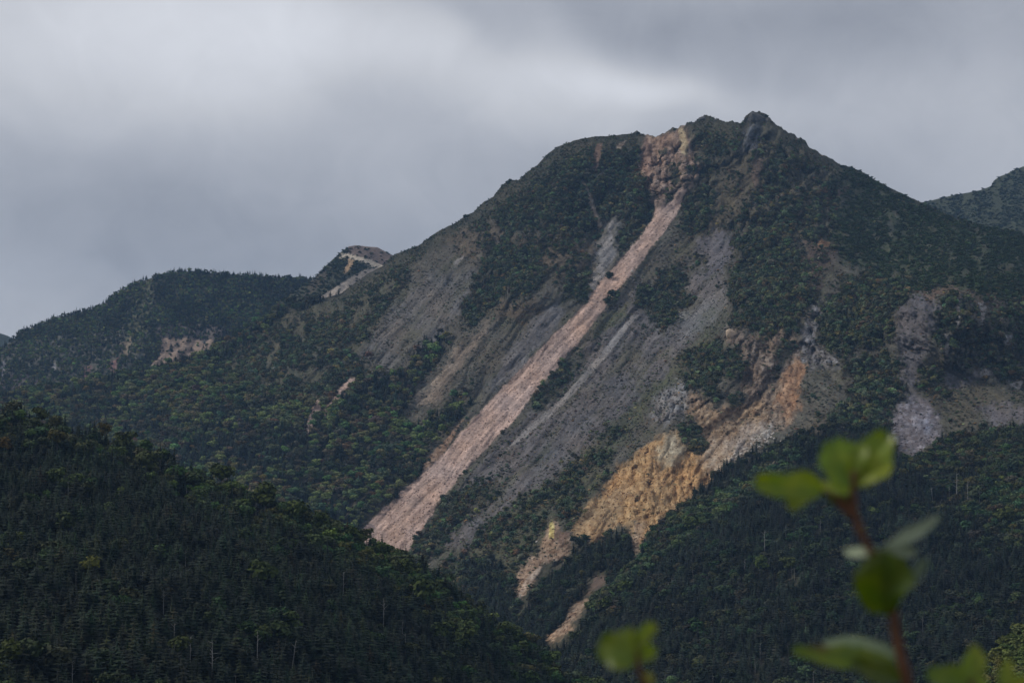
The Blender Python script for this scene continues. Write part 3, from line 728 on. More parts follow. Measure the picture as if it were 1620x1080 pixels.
    L.us = us; L.S = S; L.B = B; L.nrow = nrow; L.powr = powr
    return L


def us_grid(a, b, step):
    core = np.arange(-30, 1650 + step, step)
    return np.concatenate([np.linspace(a, -30, 40, endpoint=False), core, np.linspace(1650, b, 40)[1:]])


MAIN_BOT = line([(-600, 1000), (0, 900), (300, 960), (500, 1010), (620, 1060), (700, 1130), (2200, 1150)])
MAIN_SKY0 = MAIN_SKY


def MAIN_SKY(u):
    u = np.asarray(u, float)
    rocky = np.clip((u - 990) / 60, 0, 1) * np.clip((1340 - u) / 60, 0, 1)
    return MAIN_SKY0(u) + fbm(u / 9, u * 0 + 3.3, 3, 811) * (1.2 + 5.0 * rocky) - np.abs(fbm(u / 4.5, u * 0 + 7.7, 2, 813)) * (0.6 + 1.4 * rocky)


main = build_layer('mountain', us_grid(-600, 2200, 2.0), MAIN_SKY, MAIN_BOT, R_MAIN, paint, 430)
tag(main.obj, 'high volcanic mountain with a long pink rock-slide chute and an ochre bluff', None, None, 'structure')


# ---- wooded ridge at the left, behind the mountain's shoulder
RIDGE_SKY = line([(-700, 700), (-250, 600), (0, 552), (20, 538), (30, 526), (53, 517), (77, 508), (100, 500), (133, 492), (163, 483), (180, 466), (213, 449), (250, 436), (283, 429), (313, 429),
                  (343, 433), (383, 435), (433, 438), (480, 440), (520, 446), (700, 470), (900, 560)])


def paint_ridge(U, V, sky):
    w1 = fbm(U / 26, V / 26, 4, 203) * 10; w2 = fbm(U / 26, V / 26, 4, 209) * 8
    col = np.empty(U.shape + (3,)); col[:] = VEG
    dens = np.full(U.shape, 1.0); kind = np.full(U.shape, 'm', dtype='<U1'); rel = np.full(U.shape, 10.0)
    for poly, c, d in [
            ([(-300, 560), (0, 545), (120, 530), (200, 520), (243, 523), (230, 560), (180, 600), (-300, 680)], (0.13, 0.125, 0.10), 0.6),
            ([(230, 440), (245, 450), (238, 500), (215, 545), (195, 560), (205, 500)], (0.12, 0.12, 0.07), 0.45),
            ([(243, 521), (300, 515), (367, 517), (360, 540), (300, 543), (245, 540)], (0.13, 0.108, 0.095), 0.45),
            ([(253, 538), (280, 536), (323, 541), (340, 538), (327, 557), (293, 572), (260, 579), (233, 585), (253, 560)], (0.34, 0.25, 0.19), 0.10),
            ([(185, 545), (210, 535), (205, 560), (190, 570)], (0.25, 0.2, 0.14), 0.3),
            ([(172, 570), (184, 568), (184, 592), (175, 594)], (0.26, 0.15, 0.13), 0.1), ([(130, 580), (142, 578), (143, 602), (130, 604)], (0.22, 0.13, 0.12), 0.2),
            ([(-40, 590), (40, 590), (70, 600), (40, 625), (-40, 640)], (0.13, 0.105, 0.095), 0.45),
            ([(1, 570), (8, 572), (6, 600), (2, 602)], (0.25, 0.24, 0.25), 0.1), ([(82, 575), (87, 575), (86, 595), (82, 595)], (0.36, 0.35, 0.35), 0.0)]:
        m = inpoly(U + w1 * 0.5, V + w2 * 0.5, poly)
        col[m] = c; dens[m] = d
    col = col * (1 + 0.35 * fbm(U / 5, V / 40, 3, 222))[..., None]
    return col, dens, kind, U * 0, U * 0, rel


ridge = build_layer('ridge', us_grid(-700, 900, 3.0)[:-300] if False else np.arange(-300, 760, 3.0), RIDGE_SKY, line([(-700, 760), (900, 720)]),
                    tps([(-300, 600, 3900), (0, 552, 4000), (283, 429, 4150), (480, 440, 4150), (700, 470, 4200), (300, 500, 3900), (200, 560, 3700), (0, 620, 3500), (300, 580, 3600), (450, 550, 3700),
                         (200, 700, 3200), (600, 700, 3400), (-300, 750, 3200), (700, 600, 3700)]), paint_ridge, 130, floor=-330)
tag(ridge.obj, 'long wooded ridge with a pale rock band below its crest', None, None, 'structure')

# ---- small bare peak behind the shoulder
PEAK_SKY = line([(380, 560), (440, 478), (470, 458), (493, 444), (515, 421), (530, 407), (540, 398), (552, 390), (563, 388), (580, 390), (597, 391), (608, 397), (620, 403), (640, 412), (700, 440), (760, 520)])


def paint_peak(U, V, sky):
    w1 = fbm(U / 20, V / 20, 3, 303) * 5; w2 = fbm(U / 20, V / 20, 3, 309) * 5
    col = np.empty(U.shape + (3,)); col[:] = (0.07, 0.072, 0.045)
    dens = np.full(U.shape, 0.9); kind = np.full(U.shape, 'd', dtype='<U1'); rel = np.full(U.shape, 7.0)
    for poly, c, d in [
            ([(550, 385), (600, 388), (625, 405), (605, 418), (575, 408), (550, 402)], (0.20, 0.15, 0.125), 0.15),
            ([(536, 401), (553, 403), (580, 410), (610, 419), (604, 425), (575, 417), (555, 410), (538, 408)], (0.68, 0.58, 0.45), 0.0),
            ([(552, 410), (563, 413), (556, 425), (547, 434), (542, 433), (548, 420)], (0.50, 0.34, 0.20), 0.0),
            ([(580, 424), (600, 424), (575, 440), (545, 462), (515, 476), (495, 480), (520, 460), (550, 442)], (0.50, 0.42, 0.34), 0.05),
            ([(490, 445), (515, 425), (530, 425), (500, 460), (480, 470)], (0.10, 0.085, 0.06), 0.6)]:
        m = inpoly(U + w1 * 0.35, V + w2 * 0.35, poly)
        col[m] = c; dens[m] = d
    col = col * (1 + 0.25 * fbm((U * .74 + V * .67) / 5, (V * .74 - U * .67) / 30, 3, 322))[..., None]
    return col, dens, kind, U * 0, U * 0, rel


peak = build_layer('rocky_peak', np.arange(390, 760, 2.0), PEAK_SKY, line([(380, 600), (760, 560)]),
                   tps([(390, 560, 3600), (563, 388, 3850), (620, 403, 3850), (700, 440, 3850), (540, 460, 3550), (480, 470, 3550), (600, 560, 3350), (450, 580, 3400), (740, 540, 3500)]), paint_peak, 90)
tag(peak.obj, 'small bare peak with a pale path and ochre scars', None, None, 'structure')

# ---- mountain at the right edge, beyond the saddle
FAR_SKY = line([(1250, 420), (1380, 345), (1450, 322), (1470, 318), (1490, 313), (1513, 308), (1547, 302), (1562, 297), (1568, 294), (1571, 287), (1580, 280), (1593, 275), (1606, 268), (1620, 263), (1680, 240), (1800, 230), (2300, 300)])


def paint_far(U, V, sky):
    col = np.empty(U.shape + (3,)); col[:] = (0.062, 0.070, 0.040)
    col = col * (1 + 0.4 * fbm(U / 12, V / 12, 3, 400))[..., None]
    dens = np.clip(0.7 + fbm(U / 30, V / 30, 3, 410) * 1.2, 0, 1); kind = np.full(U.shape, 'd', dtype='<U1')
    m = inpoly(U, V, [(1590, 365), (1605, 364), (1603, 371), (1590, 372)])
    col[m] = (0.4, 0.32, 0.26); dens[m] = 0
    return col, dens, kind, U * 0, U * 0, np.full(U.shape, 7.0)


far = build_layer('far_mountain', np.arange(1260, 2300, 4.0), FAR_SKY, line([(1260, 560), (2300, 600)]),
                  tps([(1300, 380, 4400), (1513, 308, 4500), (1620, 263, 4550), (2000, 250, 4700), (1500, 500, 3700), (2000, 560, 3700), (1600, 400, 4000), (1900, 400, 4100), (1300, 550, 3700)]), paint_far, 90)
tag(far.obj, 'dark grassy mountain rising beyond the saddle', None, None, 'structure')

distant = build_layer('distant_hill', np.arange(-900, 300, 6.0), line([(-900, 500), (-100, 512), (0, 527), (12, 531), (22, 536), (60, 560), (300, 640)]), line([(-900, 700), (300, 700)]),
                      tps([(-900, 500, 6300), (0, 530, 6300), (300, 640, 6300), (0, 700, 5600), (-900, 700, 5600), (300, 700, 5600)]), paint_far, 30)
tag(distant.obj, 'pale blue distant hill', None, None, 'structure')

# ---- near forested hill, lower left
NEAR_SKY = line([(-500, 640), (-100, 655), (0, 662), (60, 676), (150, 697), (230, 722), (300, 757), (380, 792), (450, 817), (520, 838), (590, 868), (640, 897), (700, 927), (760, 967), (820, 1016), (880, 1068), (930, 1100), (1000, 1150), (1100, 1210), (1250, 1290)])


def paint_near(U, V, sky):
    col = np.empty(U.shape + (3,)); col[:] = (0.022, 0.024, 0.015)
    return col, np.ones(U.shape), np.full(U.shape, 'n', dtype='<U1'), U * 0, U * 0, np.full(U.shape, 8.0)


near = build_layer('hill', np.arange(-500, 1250, 5.0), NEAR_SKY, line([(-500, 1220), (1250, 1380)]),
                   tps([(-500, 640, 1250), (0, 662, 1180), (300, 757, 1120), (590, 868, 1080), (820, 1016, 1050), (1000, 1150, 1020), (0, 1080, 620), (400, 1080, 700), (700, 1080, 860), (-500, 1080, 600),
                        (200, 900, 820), (500, 950, 860), (0, 1220, 520), (600, 1250, 640), (1200, 1330, 800), (1250, 1290, 950)]), paint_near, 140)
tag(near.obj, 'near hillside under dense dark conifer forest', None, None, 'structure')

# ---- near spur in the lower right corner
SPUR_SKY = line([(1400, 1170), (1500, 1125), (1545, 1092), (1575, 1056), (1600, 1024), (1640, 994), (1720, 960), (2200, 900)])
spur = build_layer('spur', np.arange(1420, 2200, 5.0), SPUR_SKY, line([(1400, 1300), (2200, 1300)]),
                   tps([(1400, 1170, 800), (1620, 1010, 830), (2200, 900, 900), (1620, 1200, 620), (2200, 1250, 600), (1420, 1300, 640)]), paint_near, 60)
tag(spur.obj, 'broad-leaved spur in the lower corner of the view', None, None, 'structure')


# ---- valley floor and the slope under the viewpoint
def ground():
    na, nr = 181, 90
    a = np.linspace(0, 2 * math.pi, na)
    r = np.concatenate([np.linspace(0.0, 30, 16), np.geomspace(34, 9000, nr - 16)])
    A, Rr = np.meshgrid(a, r)
    x = np.sin(A) * Rr; y = np.cos(A) * Rr
    z = -1.75 - np.minimum(Rr * 0.62, 308)
    z = z + fbm(x / 300, y / 300, 4, 71) * np.clip(Rr / 40, 0, 9) - np.clip(Rr / 100, 0, 8) + fbm(x / 1.5, y / 1.5, 3, 72) * 0.04
    x = np.clip(x, -6800, 6800); y = np.clip(y, -3900, 6900)
    idx = np.arange(A.size).reshape(A.shape)
    F = np.stack([idx[:-1, :-1], idx[1:, :-1], idx[1:, 1:], idx[:-1, 1:]], -1).reshape(-1, 4)
    me = mesh_np('ground', np.stack([x, y, z], -1).reshape(-1, 3), F, M_TERRAIN, True)
    ca = me.attributes.new('ground_colour', 'FLOAT_COLOR', 'POINT')
    c = np.empty((A.size, 4)); c[:] = (0.045, 0.05, 0.028, 1)
    ca.data.foreach_set('color', c.astype(np.float32).ravel())
    o = link('ground', me)
    tag(o, 'dark green valley floor and slope below the viewpoint', None, None, 'structure')


ground()

# ------------------------------------------------------------------ plants: crown meshes of unit height
def crown_conifer(seed, tiers=12, fingers=7, low=0.10):
    rg = random.Random(seed)
    V_, F_ = [], []
    wide = rg.uniform(0.27, 0.35)
    for t in range(tiers):
        f = t / (tiers - 1)
        z = low + (0.97 - low) * f ** 0.92
        rad = wide * (1 - f ** 1.5) ** 0.72 * (0.75 + 0.25 * min(1, f * 5)) + 0.012
        nb = max(4, int(fingers * (1.15 - 0.6 * f)))
        off = rg.random() * 6.28
        for b in range(nb):
            if rg.random() < 0.07:
                continue
            a = off + b * 6.2832 / nb + rg.uniform(-.25, .25)
            L_ = rad * rg.uniform(0.68, 1.18)
            wd = L_ * 0.55 + 0.012
            dr = rg.uniform(-0.02, 0.20) * L_
            ca, sa = math.cos(a), math.sin(a)

            def pt(l, s, zz):
                return (ca * l - sa * s, sa * l + ca * s, zz)
            i = len(V_)
            zz = z + rg.uniform(-.012, .012)
            V_ += [pt(0, 0, zz + 0.022), pt(L_ * 0.5, wd * 0.6, zz - dr * 0.55), pt(L_ * 0.62, 0, zz + 0.004), pt(L_ * 0.5, -wd * 0.6, zz - dr * 0.5),
                   pt(L_ * 0.85, wd * 0.42, zz - dr * 1.1), pt(L_, 0, zz - dr * 0.8 + 0.006), pt(L_ * 0.85, -wd * 0.42, zz - dr)]
            F_ += [(i, i + 2, i + 1), (i, i + 3, i + 2), (i + 1, i + 2, i + 4), (i + 2, i + 5, i + 4), (i + 2, i + 3, i + 6), (i + 2, i + 6, i + 5)]
    i = len(V_)
    V_ += [(0.02, 0, 0.9), (-0.012, 0.017, 0.9), (-0.012, -0.017, 0.9), (0, 0, 0.985)]
    F_ += [(i, i + 1, i + 3), (i + 1, i + 2, i + 3), (i + 2, i, i + 3)]
    # inner mass so that the crown is not see-through
    i = len(V_)
    V_.append((0, 0, 0.92))
    for k in range(6):
        a = k * 1.047
        V_.append((math.cos(a) * wide * 0.38, math.sin(a) * wide * 0.38, low + 0.05))
    for k in range(6):
        F_.append((i, i + 1 + k, i + 1 + (k + 1) % 6))
    return np.array(V_, float), np.array(F_, np.int32)


def crown_leaves(seed, blobs=7, n=260, size=0.075, width=0.36, z0=0.28, z1=0.98, core=True):
    rg = np.random.RandomState(seed)
    cs = []
    for b in range(blobs):
        a = rg.rand() * 6.283; rr = width * 0.62 * math.sqrt(rg.rand()) if b else 0
        f = rg.rand()
        cz = z0 + (z1 - z0) * (0.30 + 0.48 * f)
        br = (0.15 + 0.10 * rg.rand()) * (width / 0.36)
        cs.append((math.cos(a) * rr, math.sin(a) * rr, cz, br))
    V_, F_ = [], []
    for i in range(n):
        cx, cy_, cz, br = cs[rg.randint(len(cs))]
        d = rg.normal(size=3); d /= np.linalg.norm(d)
        if d[2] < -0.3:
            d[2] = -d[2]
        c = np.array([cx, cy_, cz]) + d * br * (0.75 + 0.4 * rg.rand()) * np.array([1, 1, 0.8])
        nrm = d * 0.7 + rg.normal(size=3) * 0.45 + np.array([0, 0, 0.45]); nrm /= np.linalg.norm(nrm)
        t = np.cross(nrm, rg.normal(size=3)); t /= np.linalg.norm(t); b_ = np.cross(nrm, t)
        s = size * (0.6 + 0.8 * rg.rand())
        k = len(V_)
        V_ += [c + t * s, c + b_ * s * 0.8 + nrm * s * 0.15, c - t * s, c - b_ * s * 0.8 + nrm * s * 0.1]
        F_ += [(k, k + 1, k + 2), (k, k + 2, k + 3)]
    if core:
        for (cx, cy_, cz, br) in cs:
            k = len(V_)
            q = br * 0.72
            V_ += [(cx + q, cy_, cz), (cx, cy_ + q, cz), (cx - q, cy_, cz), (cx, cy_ - q, cz), (cx, cy_, cz + q), (cx, cy_, cz - q)]
            for e in range(4):
                F_ += [(k + e, k + (e + 1) % 4, k + 4), (k + (e + 1) % 4, k + e, k + 5)]
    return np.array([tuple(v) for v in V_], float), np.array(F_, np.int32)


def trunk_mesh(h, r, seed, limbs=0, sides=6):
    rg = random.Random(seed)
    V_, F_ = [], []

    def tube(p0, p1, r0, r1):
        p0, p1 = Vector(p0), Vector(p1)
        d = (p1 - p0).normalized()
        a = d.orthogonal().normalized(); b = d.cross(a)
        i = len(V_)
        for p, rr in ((p0, r0), (p1, r1)):
            for k in range(sides):
                an = k * 2 * math.pi / sides
                V_.append(tuple(p + (a * math.cos(an) + b * math.sin(an)) * rr))
        for k in range(sides):
            F_.append((i + k, i + (k + 1) % sides, i + sides + (k + 1) % sides, i + sides + k))
        V_.append(tuple(p1 + d * r1)); j = len(V_) - 1
        for k in range(sides):
            F_.append((i + sides + k, i + sides + (k + 1) % sides, j, j))
    n = 4
    pts = [Vector((0, 0, -0.06 * h))]
    for k in range(1, n + 1):
        pts.append(Vector((rg.uniform(-.012, .012) * h * (k > 0), rg.uniform(-.012, .012) * h, h * k / n)))
    for k in range(n):
        tube(pts[k], pts[k + 1], r * (1 - 0.8 * k / n), r * (1 - 0.8 * (k + 1) / n))
    for k in range(limbs):
        z = h * rg.uniform(0.35, 0.95); a = rg.uniform(0, 6.28); L_ = h * rg.uniform(0.06, 0.22)
        tube((0, 0, z), (math.cos(a) * L_, math.sin(a) * L_, z + L_ * rg.uniform(0.1, 0.9)), r * 0.3, r * 0.1)
    return V_, F_


def tri_mesh(name, VF, mat):
    return mesh_np(name, VF[0], VF[1], mat)


def poly_mesh(name, V_, F_, mat):
    me = bpy.data.meshes.new(name)
    me.from_pydata([tuple(v) for v in V_], [], [tuple(dict.fromkeys(f)) for f in F_])
    me.update()
    me.materials.append(mat)
    return me


CON_VF = [crown_conifer(s, 8 + s % 3, 7, 0.08 + 0.03 * (s % 3)) for s in range(6)]
BRO_VF = [crown_leaves(40 + s, 6 + s % 4, 300, 0.062) for s in range(5)]
BSH_VF = [crown_leaves(80 + s, 5 + s % 3, 200, 0.085, 0.46, 0.0, 0.95) for s in range(5)]
DWF_VF = [crown_leaves(120 + s, 3, 60, 0.16, 0.6, -0.15, 0.8, True) for s in range(4)]
CON_ME = [tri_mesh('conifer_crown', v, M_CON) for v in CON_VF]
BRO_ME = [tri_mesh('broadleaf_crown', v, M_BRO) for v in BRO_VF]
BSH_ME = [tri_mesh('shrub_crown', v, M_BRO) for v in BSH_VF]
TR_CON = poly_mesh('conifer_trunk', *trunk_mesh(0.95, 0.02, 1), M_BARK)
TR_BRO = poly_mesh('broadleaf_trunk', *trunk_mesh(0.75, 0.022, 2, 5), M_BARK)


def source_collection(name, vfs, mat, objname):
    """shapes scattered by geometry nodes; kept out of the scene itself"""
    c = bpy.data.collections.new(name)
    for vf in vfs:
        o = bpy.data.objects.new(objname, tri_mesh(objname, vf, mat))
        c.objects.link(o)
    return c


def rock_vf(seed):
    bm = bmesh.new()
    bmesh.ops.create_icosphere(bm, subdivisions=1, radius=0.5)
    rg = random.Random(seed)
    for v in bm.verts:
        v.co *= rg.uniform(0.65, 1.2)
        v.co.z *= 0.75
    bm.verts.ensure_lookup_table()
    vf = (np.array([v.co[:] for v in bm.verts]), np.array([[v.index for v in f.verts] for f in bm.faces], np.int32))
    bm.free()
    return vf


C_CON = source_collection('conifer_shapes', CON_VF, M_CON_I, 'conifer')
C_BRO = source_collection('broadleaf_shapes', BRO_VF, M_BRO_I, 'broadleaf')
C_BSH = source_collection('shrub_shapes', BSH_VF, M_BRO_I, 'shrub')
C_DWF = source_collection('dwarf_pine_shapes', DWF_VF, M_BRO_I, 'dwarf_pine')
C_ROCK = source_collection('rock_shapes', [rock_vf(s) for s in range(5)], M_ROCK_I, 'rock')


def scatter_nodes(coll):
    ng = bpy.data.node_groups.new('scatter_' + coll.name, 'GeometryNodeTree')
    ng.interface.new_socket('Geometry', in_out='INPUT', socket_type='NodeSocketGeometry')
    ng.interface.new_socket('Geometry', in_out='OUTPUT', socket_type='NodeSocketGeometry')
    nd = ng.nodes; lk = ng.links
    gi = nd.new('NodeGroupInput'); go = nd.new('NodeGroupOutput')
    ci = nd.new('GeometryNodeCollectionInfo')
    ci.inputs['Collection'].default_value = coll
    ci.inputs['Separate Children'].default_value = True
    ci.inputs['Reset Children'].default_value = True
    ip = nd.new('GeometryNodeInstanceOnPoints')
    ip.inputs['Pick Instance'].default_value = True

    def attr(name, dt):
        a = nd.new('GeometryNodeInputNamedAttribute'); a.data_type = dt
        a.inputs['Name'].default_value = name
        return a.outputs['Attribute']
    lk.new(gi.outputs[0], ip.inputs['Points'])
    lk.new(ci.outputs[0], ip.inputs['Instance'])
    lk.new(attr('shape', 'INT'), ip.inputs['Instance Index'])
    lk.new(attr('turn', 'FLOAT_VECTOR'), ip.inputs['Rotation'])
    lk.new(attr('size', 'FLOAT_VECTOR'), ip.inputs['Scale'])
    lk.new(ip.outputs[0], go.inputs[0])
    return ng


def scatter(name, pts, sizes, turns, shapes, tints, coll, label):
    me = bpy.data.meshes.new(name)
    me.vertices.add(len(pts))
    me.vertices.foreach_set('co', np.asarray(pts, np.float32).ravel())
    for nm, dt, arr, key in (('turn', 'FLOAT_VECTOR', turns, 'vector'), ('size', 'FLOAT_VECTOR', sizes, 'vector'), ('shape', 'INT', shapes, 'value')):
        a = me.attributes.new(nm, dt, 'POINT')
        a.data.foreach_set(key, np.asarray(arr, np.int32 if dt == 'INT' else np.float32).ravel())
    a = me.attributes.new('tint', 'FLOAT_COLOR', 'POINT')
    a.data.foreach_set('color', np.concatenate([tints, np.ones((len(tints), 1))], 1).astype(np.float32).ravel())
    o = link(name, me)
    md = o.modifiers.new('scatter', 'NODES')
    md.node_group = scatter_nodes(coll)
    tag(o, label, None, None, 'stuff')
    return o


def sample_layer(L, spacing, weight, seed, umin=-380, umax=2050, jit=True):
    """random points on a layer, about one per spacing^2 square metres, times weight"""
    rg = np.random.RandomState(seed)
    P = L.P
    e1 = P[:-1, 1:] - P[:-1, :-1]; e2 = P[1:, :-1] - P[:-1, :-1]
    ar = np.linalg.norm(np.cross(e1, e2), axis=2)
    Uc, Vc = L.U[:-1, :-1], L.V[:-1, :-1]
    ex = ar * weight[:-1, :-1] / spacing ** 2 * ((Uc > umin) & (Uc < umax) & (Vc < 1135))
    n = rg.poisson(np.minimum(ex, 20))
    ii, jj = np.nonzero(n)
    rep = n[ii, jj]
    ii = np.repeat(ii, rep); jj = np.repeat(jj, rep)
    a = rg.rand(len(ii), 1); b = rg.rand(len(ii), 1)
    pts = P[ii, jj] + e1[ii, jj] * a + e2[ii, jj] * b
    return pts, ii, jj, rg


def thin(pts, dmin, rg):
    """drop points closer than dmin to an earlier one (grid test)"""
    key = np.floor(pts[:, :2] / dmin).astype(np.int64)
    order = rg.permutation(len(pts))
    seen = {}
    keep = []
    for k in order:
        kx, ky = key[k]
        ok = True
        for dx in (-1, 0, 1):
            for dy in (-1, 0, 1):
                for q in seen.get((kx + dx, ky + dy), ()):
                    if (pts[q, 0] - pts[k, 0]) ** 2 + (pts[q, 1] - pts[k, 1]) ** 2 < dmin * dmin:
                        ok = False
                        break
                if not ok: break
            if not ok: break
        if ok:
            seen.setdefault((kx, ky), []).append(k)
            keep.append(k)
    return np.array(keep, int)


def topixel(P):
    P = np.atleast_2d(P)
    fw = P[:, 1] * math.cos(PITCH) + P[:, 2] * math.sin(PITCH)
    up = -P[:, 1] * math.sin(PITCH) + P[:, 2] * math.cos(PITCH)
    return 810 + FPX * P[:, 0] / fw, 540 - FPX * up / fw


def spot(L, u, v):
    """point of a layer's surface that shows at photo pixel (u, v)"""
    j = int(np.argmin(np.abs(L.us - u)))
    col_ = L.P[:, j]
    pu, pv = topixel(col_)
    ok = np.argmin(np.abs(pv - v))
    p = col_[ok].copy()
    r = np.linalg.norm(p[:2])
    return Vector((p[0] + (u - L.us[j]) * r / FPX, p[1], p[2]))


def turns_of(rg, n, tilt=0.06):
    return np.stack([rg.normal(size=n) * tilt, rg.normal(size=n) * tilt, rg.rand(n) * 6.283], -1)


# ------------------------------------------------------------------ dead trees (each one seen in the photo)
SNAG_ME = [poly_mesh('dead_trunk', *trunk_mesh(1.0, 0.024, 500 + k, 7 + 3 * (k % 3), 5), M_DEAD) for k in range(5)]
SNAGS = [  # layer, foot u, foot v, height px, lean, label
    ('near', 107, 787, 22, 0, 'slim grey dead trunk high on the dark near hillside, by the yellow-green tree'),
    ('near', 253, 745, 16, 0, 'short pale dead trunk just under the crest of the near hill'),
    ('near', 283, 786, 14, 0, 'left one of the pair of pale dead trunks below the near crest'),
    ('near', 295, 788, 17, 0, 'right one of the pair of pale dead trunks below the near crest'),
    ('near', 405, 818, 22, 0, 'thin grey dead trunk under the crest where the near hill starts to fall'),
    ('near', 293, 895, 22, 0, 'pale dead trunk in the middle of the dark conifer hillside'),
    ('near', 305, 886, 14, 0, 'small dead trunk right beside the taller one mid-hillside'),
    ('near', 120, 928, 20, 0.05, 'bright short dead trunk beside a reddish gap on the left hillside'),
    ('near', 224, 932, 22, 0, 'pair-topped pale dead trunk left of centre on the near hillside'),
    ('near', 258, 975, 36, 0, 'tall grey dead tree with bare level branches on the near hillside'),
    ('near', 276, 1024, 34, 0, 'grey dead tree with a bare spiky top above the bottom edge'),
    ('near', 301, 1046, 34, 0, 'pale dead trunk just right of the spiky-topped dead tree'),
    ('near', 335, 1074, 50, 0, 'tallest pale dead tree near the bottom edge with stub branches'),
    ('near', 407, 1040, 36, 0, 'thin dead trunk between two dark conifers low on the hill'),
    ('near', 460, 1056, 38, 0.15, 'leaning forked white dead tree low on the near hill'),
    ('near', 372, 1092, 22, 0, 'short white dead stub on the bottom edge of the picture'),
    ('near', 543, 938, 30, 0, 'grey dead trunk below the falling crest of the near hill'),
    ('near', 590, 986, 26, 0, 'left one of two bright dead trunks beside the round green trees'),
    ('near', 606, 992, 38, 0, 'right, taller one of two bright dead trunks beside the round green trees'),
    ('near', 636, 1000, 18, 0, 'small dead trunk below the round light-green crown'),
    ('near', 640, 1034, 28, 0, 'double grey dead trunk on the lower right part of the near hill'),
    ('near', 115, 1080, 30, 0, 'grey dead trunk at the bottom left of the near hill'),
    ('main', 1514, 789, 36, 0, 'tall straight white dead trunk in the clearing of broken trees'),
    ('main', 1532, 795, 30, 0, 'grey cone-shaped dead conifer right of the tall white trunk'),
    ('main', 1502, 792, 22, 0.45, 'leaning white dead tree left of the tall white trunk'),
    ('main', 1476, 796, 22, 0.1, 'broken pale trunk at the left end of the clearing'),
    ('main', 1487, 797, 12, 1.1, 'fallen pale log lying slanted in the clearing'),
    ('main', 1550, 800, 20, 0, 'thin pale dead trunk at the right end of the clearing'),
    ('main', 1298, 842, 20, 0, 'white dead trunk left of the red stem in the lower forest'),
    ('main', 1244, 856, 22, 0, 'pale dead trunk in the dark forest under the long leaf'),
    ('main', 1210, 878, 34, 0, 'tall grey dead conifer with a bare trunk in the lower forest'),
    ('main', 1217, 906, 20, 0, 'short bright dead trunk below the tall grey dead conifer'),
    ('main', 1179, 910, 24, 0, 'faint grey dead trunk left of the tall dead conifer'),
    ('main', 1097, 917, 16, 0.1, 'leaning short pale trunk at the left side of the lower forest'),
    ('main', 1252, 917, 18, 0, 'left white birch trunk below the yellow-green crown'),
    ('main', 1257, 918, 18, 0, 'right white birch trunk below the yellow-green crown'),
    ('main', 1203, 1044, 22, 0, 'pale dead trunk with a forked top above the bottom edge'),
    ('main', 1195, 1074, 28, 0, 'grey dead trunk right above the bottom edge of the lower forest'),
    ('main', 1247, 1036, 20, 0, 'white umbrella-topped dead tree left of the silvery leaf'),
    ('main', 1128, 1090, 18, 0, 'left of two short white trunks on the bottom edge'),
    ('main', 1143, 1088, 16, 0, 'right of two short white trunks on the bottom edge'),
    ('main', 1287, 1092, 26, 0, 'white trunk standing under the silvery low leaf'),
    ('main', 1493, 936, 20, 0, 'faint pale trunk right of the red stem in the forest'),
    ('main', 1460, 1000, 22, 0, 'grey trunk right of the thick lower stem'),
    ('main', 804, 472, 16, 0, 'white bare trunk in front of the dark shrub clump on the mountain'),
]
snag_px = []
snag_root = []
for k, (ly, u, v, hp, lean, lab) in enumerate(SNAGS):
    L = near if ly == 'near' else main
    p = spot(L, u, v)
    h = hp * p.length / FPX * 1.15
    o = link('dead_tree', SNAG_ME[k % 5])
    o.location = p
    o.scale = (h * 0.9 if hp > 15 else h * 1.1,) * 2 + (h,)
    o.rotation_euler = (0, lean, random.Random(k).uniform(0, 6.28))
    tag(o, lab, 'dead tree', 'bleached dead trees in the forest')
    snag_px.append((u, v, hp))


def clear_of_snags(pts, hts):
    """leave out trees that would stand right in front of a dead trunk"""
    pu, pv = topixel(pts)
    hp = hts * FPX / np.linalg.norm(pts, axis=1)
    keep = np.ones(len(pts), bool)
    for (u, v, h_) in snag_px:
        keep &= ~((np.abs(pu - u) < 0.20 * hp + 1.5) & (pv > v - 1.0) & (pv - hp < v - 0.35 * h_))
    return keep


SCARS = [[(820, 905), (835, 885), (862, 872), (866, 826), (874, 820), (882, 840), (905, 835), (905, 870), (880, 892), (842, 925), (830, 955), (812, 967), (815, 930)],
         [(858, 1016), (887, 990), (903, 960), (932, 934), (930, 958), (914, 979), (904, 1003), (886, 1012), (870, 1020)], [(1000, 828), (1022, 838), (1013, 874), (998, 884)],
         [(925, 920), (962, 900), (958, 922), (934, 940)], [(1410, 650), (1440, 624), (1470, 640), (1486, 685), (1465, 706), (1440, 720), (1412, 700)],
         [(940, 800), (1000, 775), (1090, 745), (1100, 770), (1050, 812), (1020, 835), (985, 826), (945, 850), (915, 845)]]


def clear_of_scars(pts, hts):
    """gullies keep their banks free of tall trees on the downhill side"""
    pu, pv = topixel(pts)
    hp = hts * FPX / np.linalg.norm(pts, axis=1)
    k = np.ones(len(pts), bool)
    for sc in SCARS:
        for f in (0.0, 0.35, 0.7, 0.95):
            k &= ~inpoly(pu, pv - hp * f, sc)
    return k


# ------------------------------------------------------------------ near hill: individual conifers and broad-leaved trees, the rest as one wood
def tree_thing(kind, p, h, crown, trunk, tint, label, cat, group, rz, wide=1.0):
    t = bpy.data.objects.new(kind, None)
    COL.objects.link(t)
    t.location = p; t.rotation_euler = (0, 0, rz); t.scale = (h * wide, h * wide, h)
    t.empty_display_size = 0.1
    tag(t, label, cat, group)
    c = bpy.data.objects.new('crown', crown); COL.objects.link(c); c.parent = t
    c.color = (*tint, 1)
    k = bpy.data.objects.new('trunk', trunk); COL.objects.link(k); k.parent = t
    return t


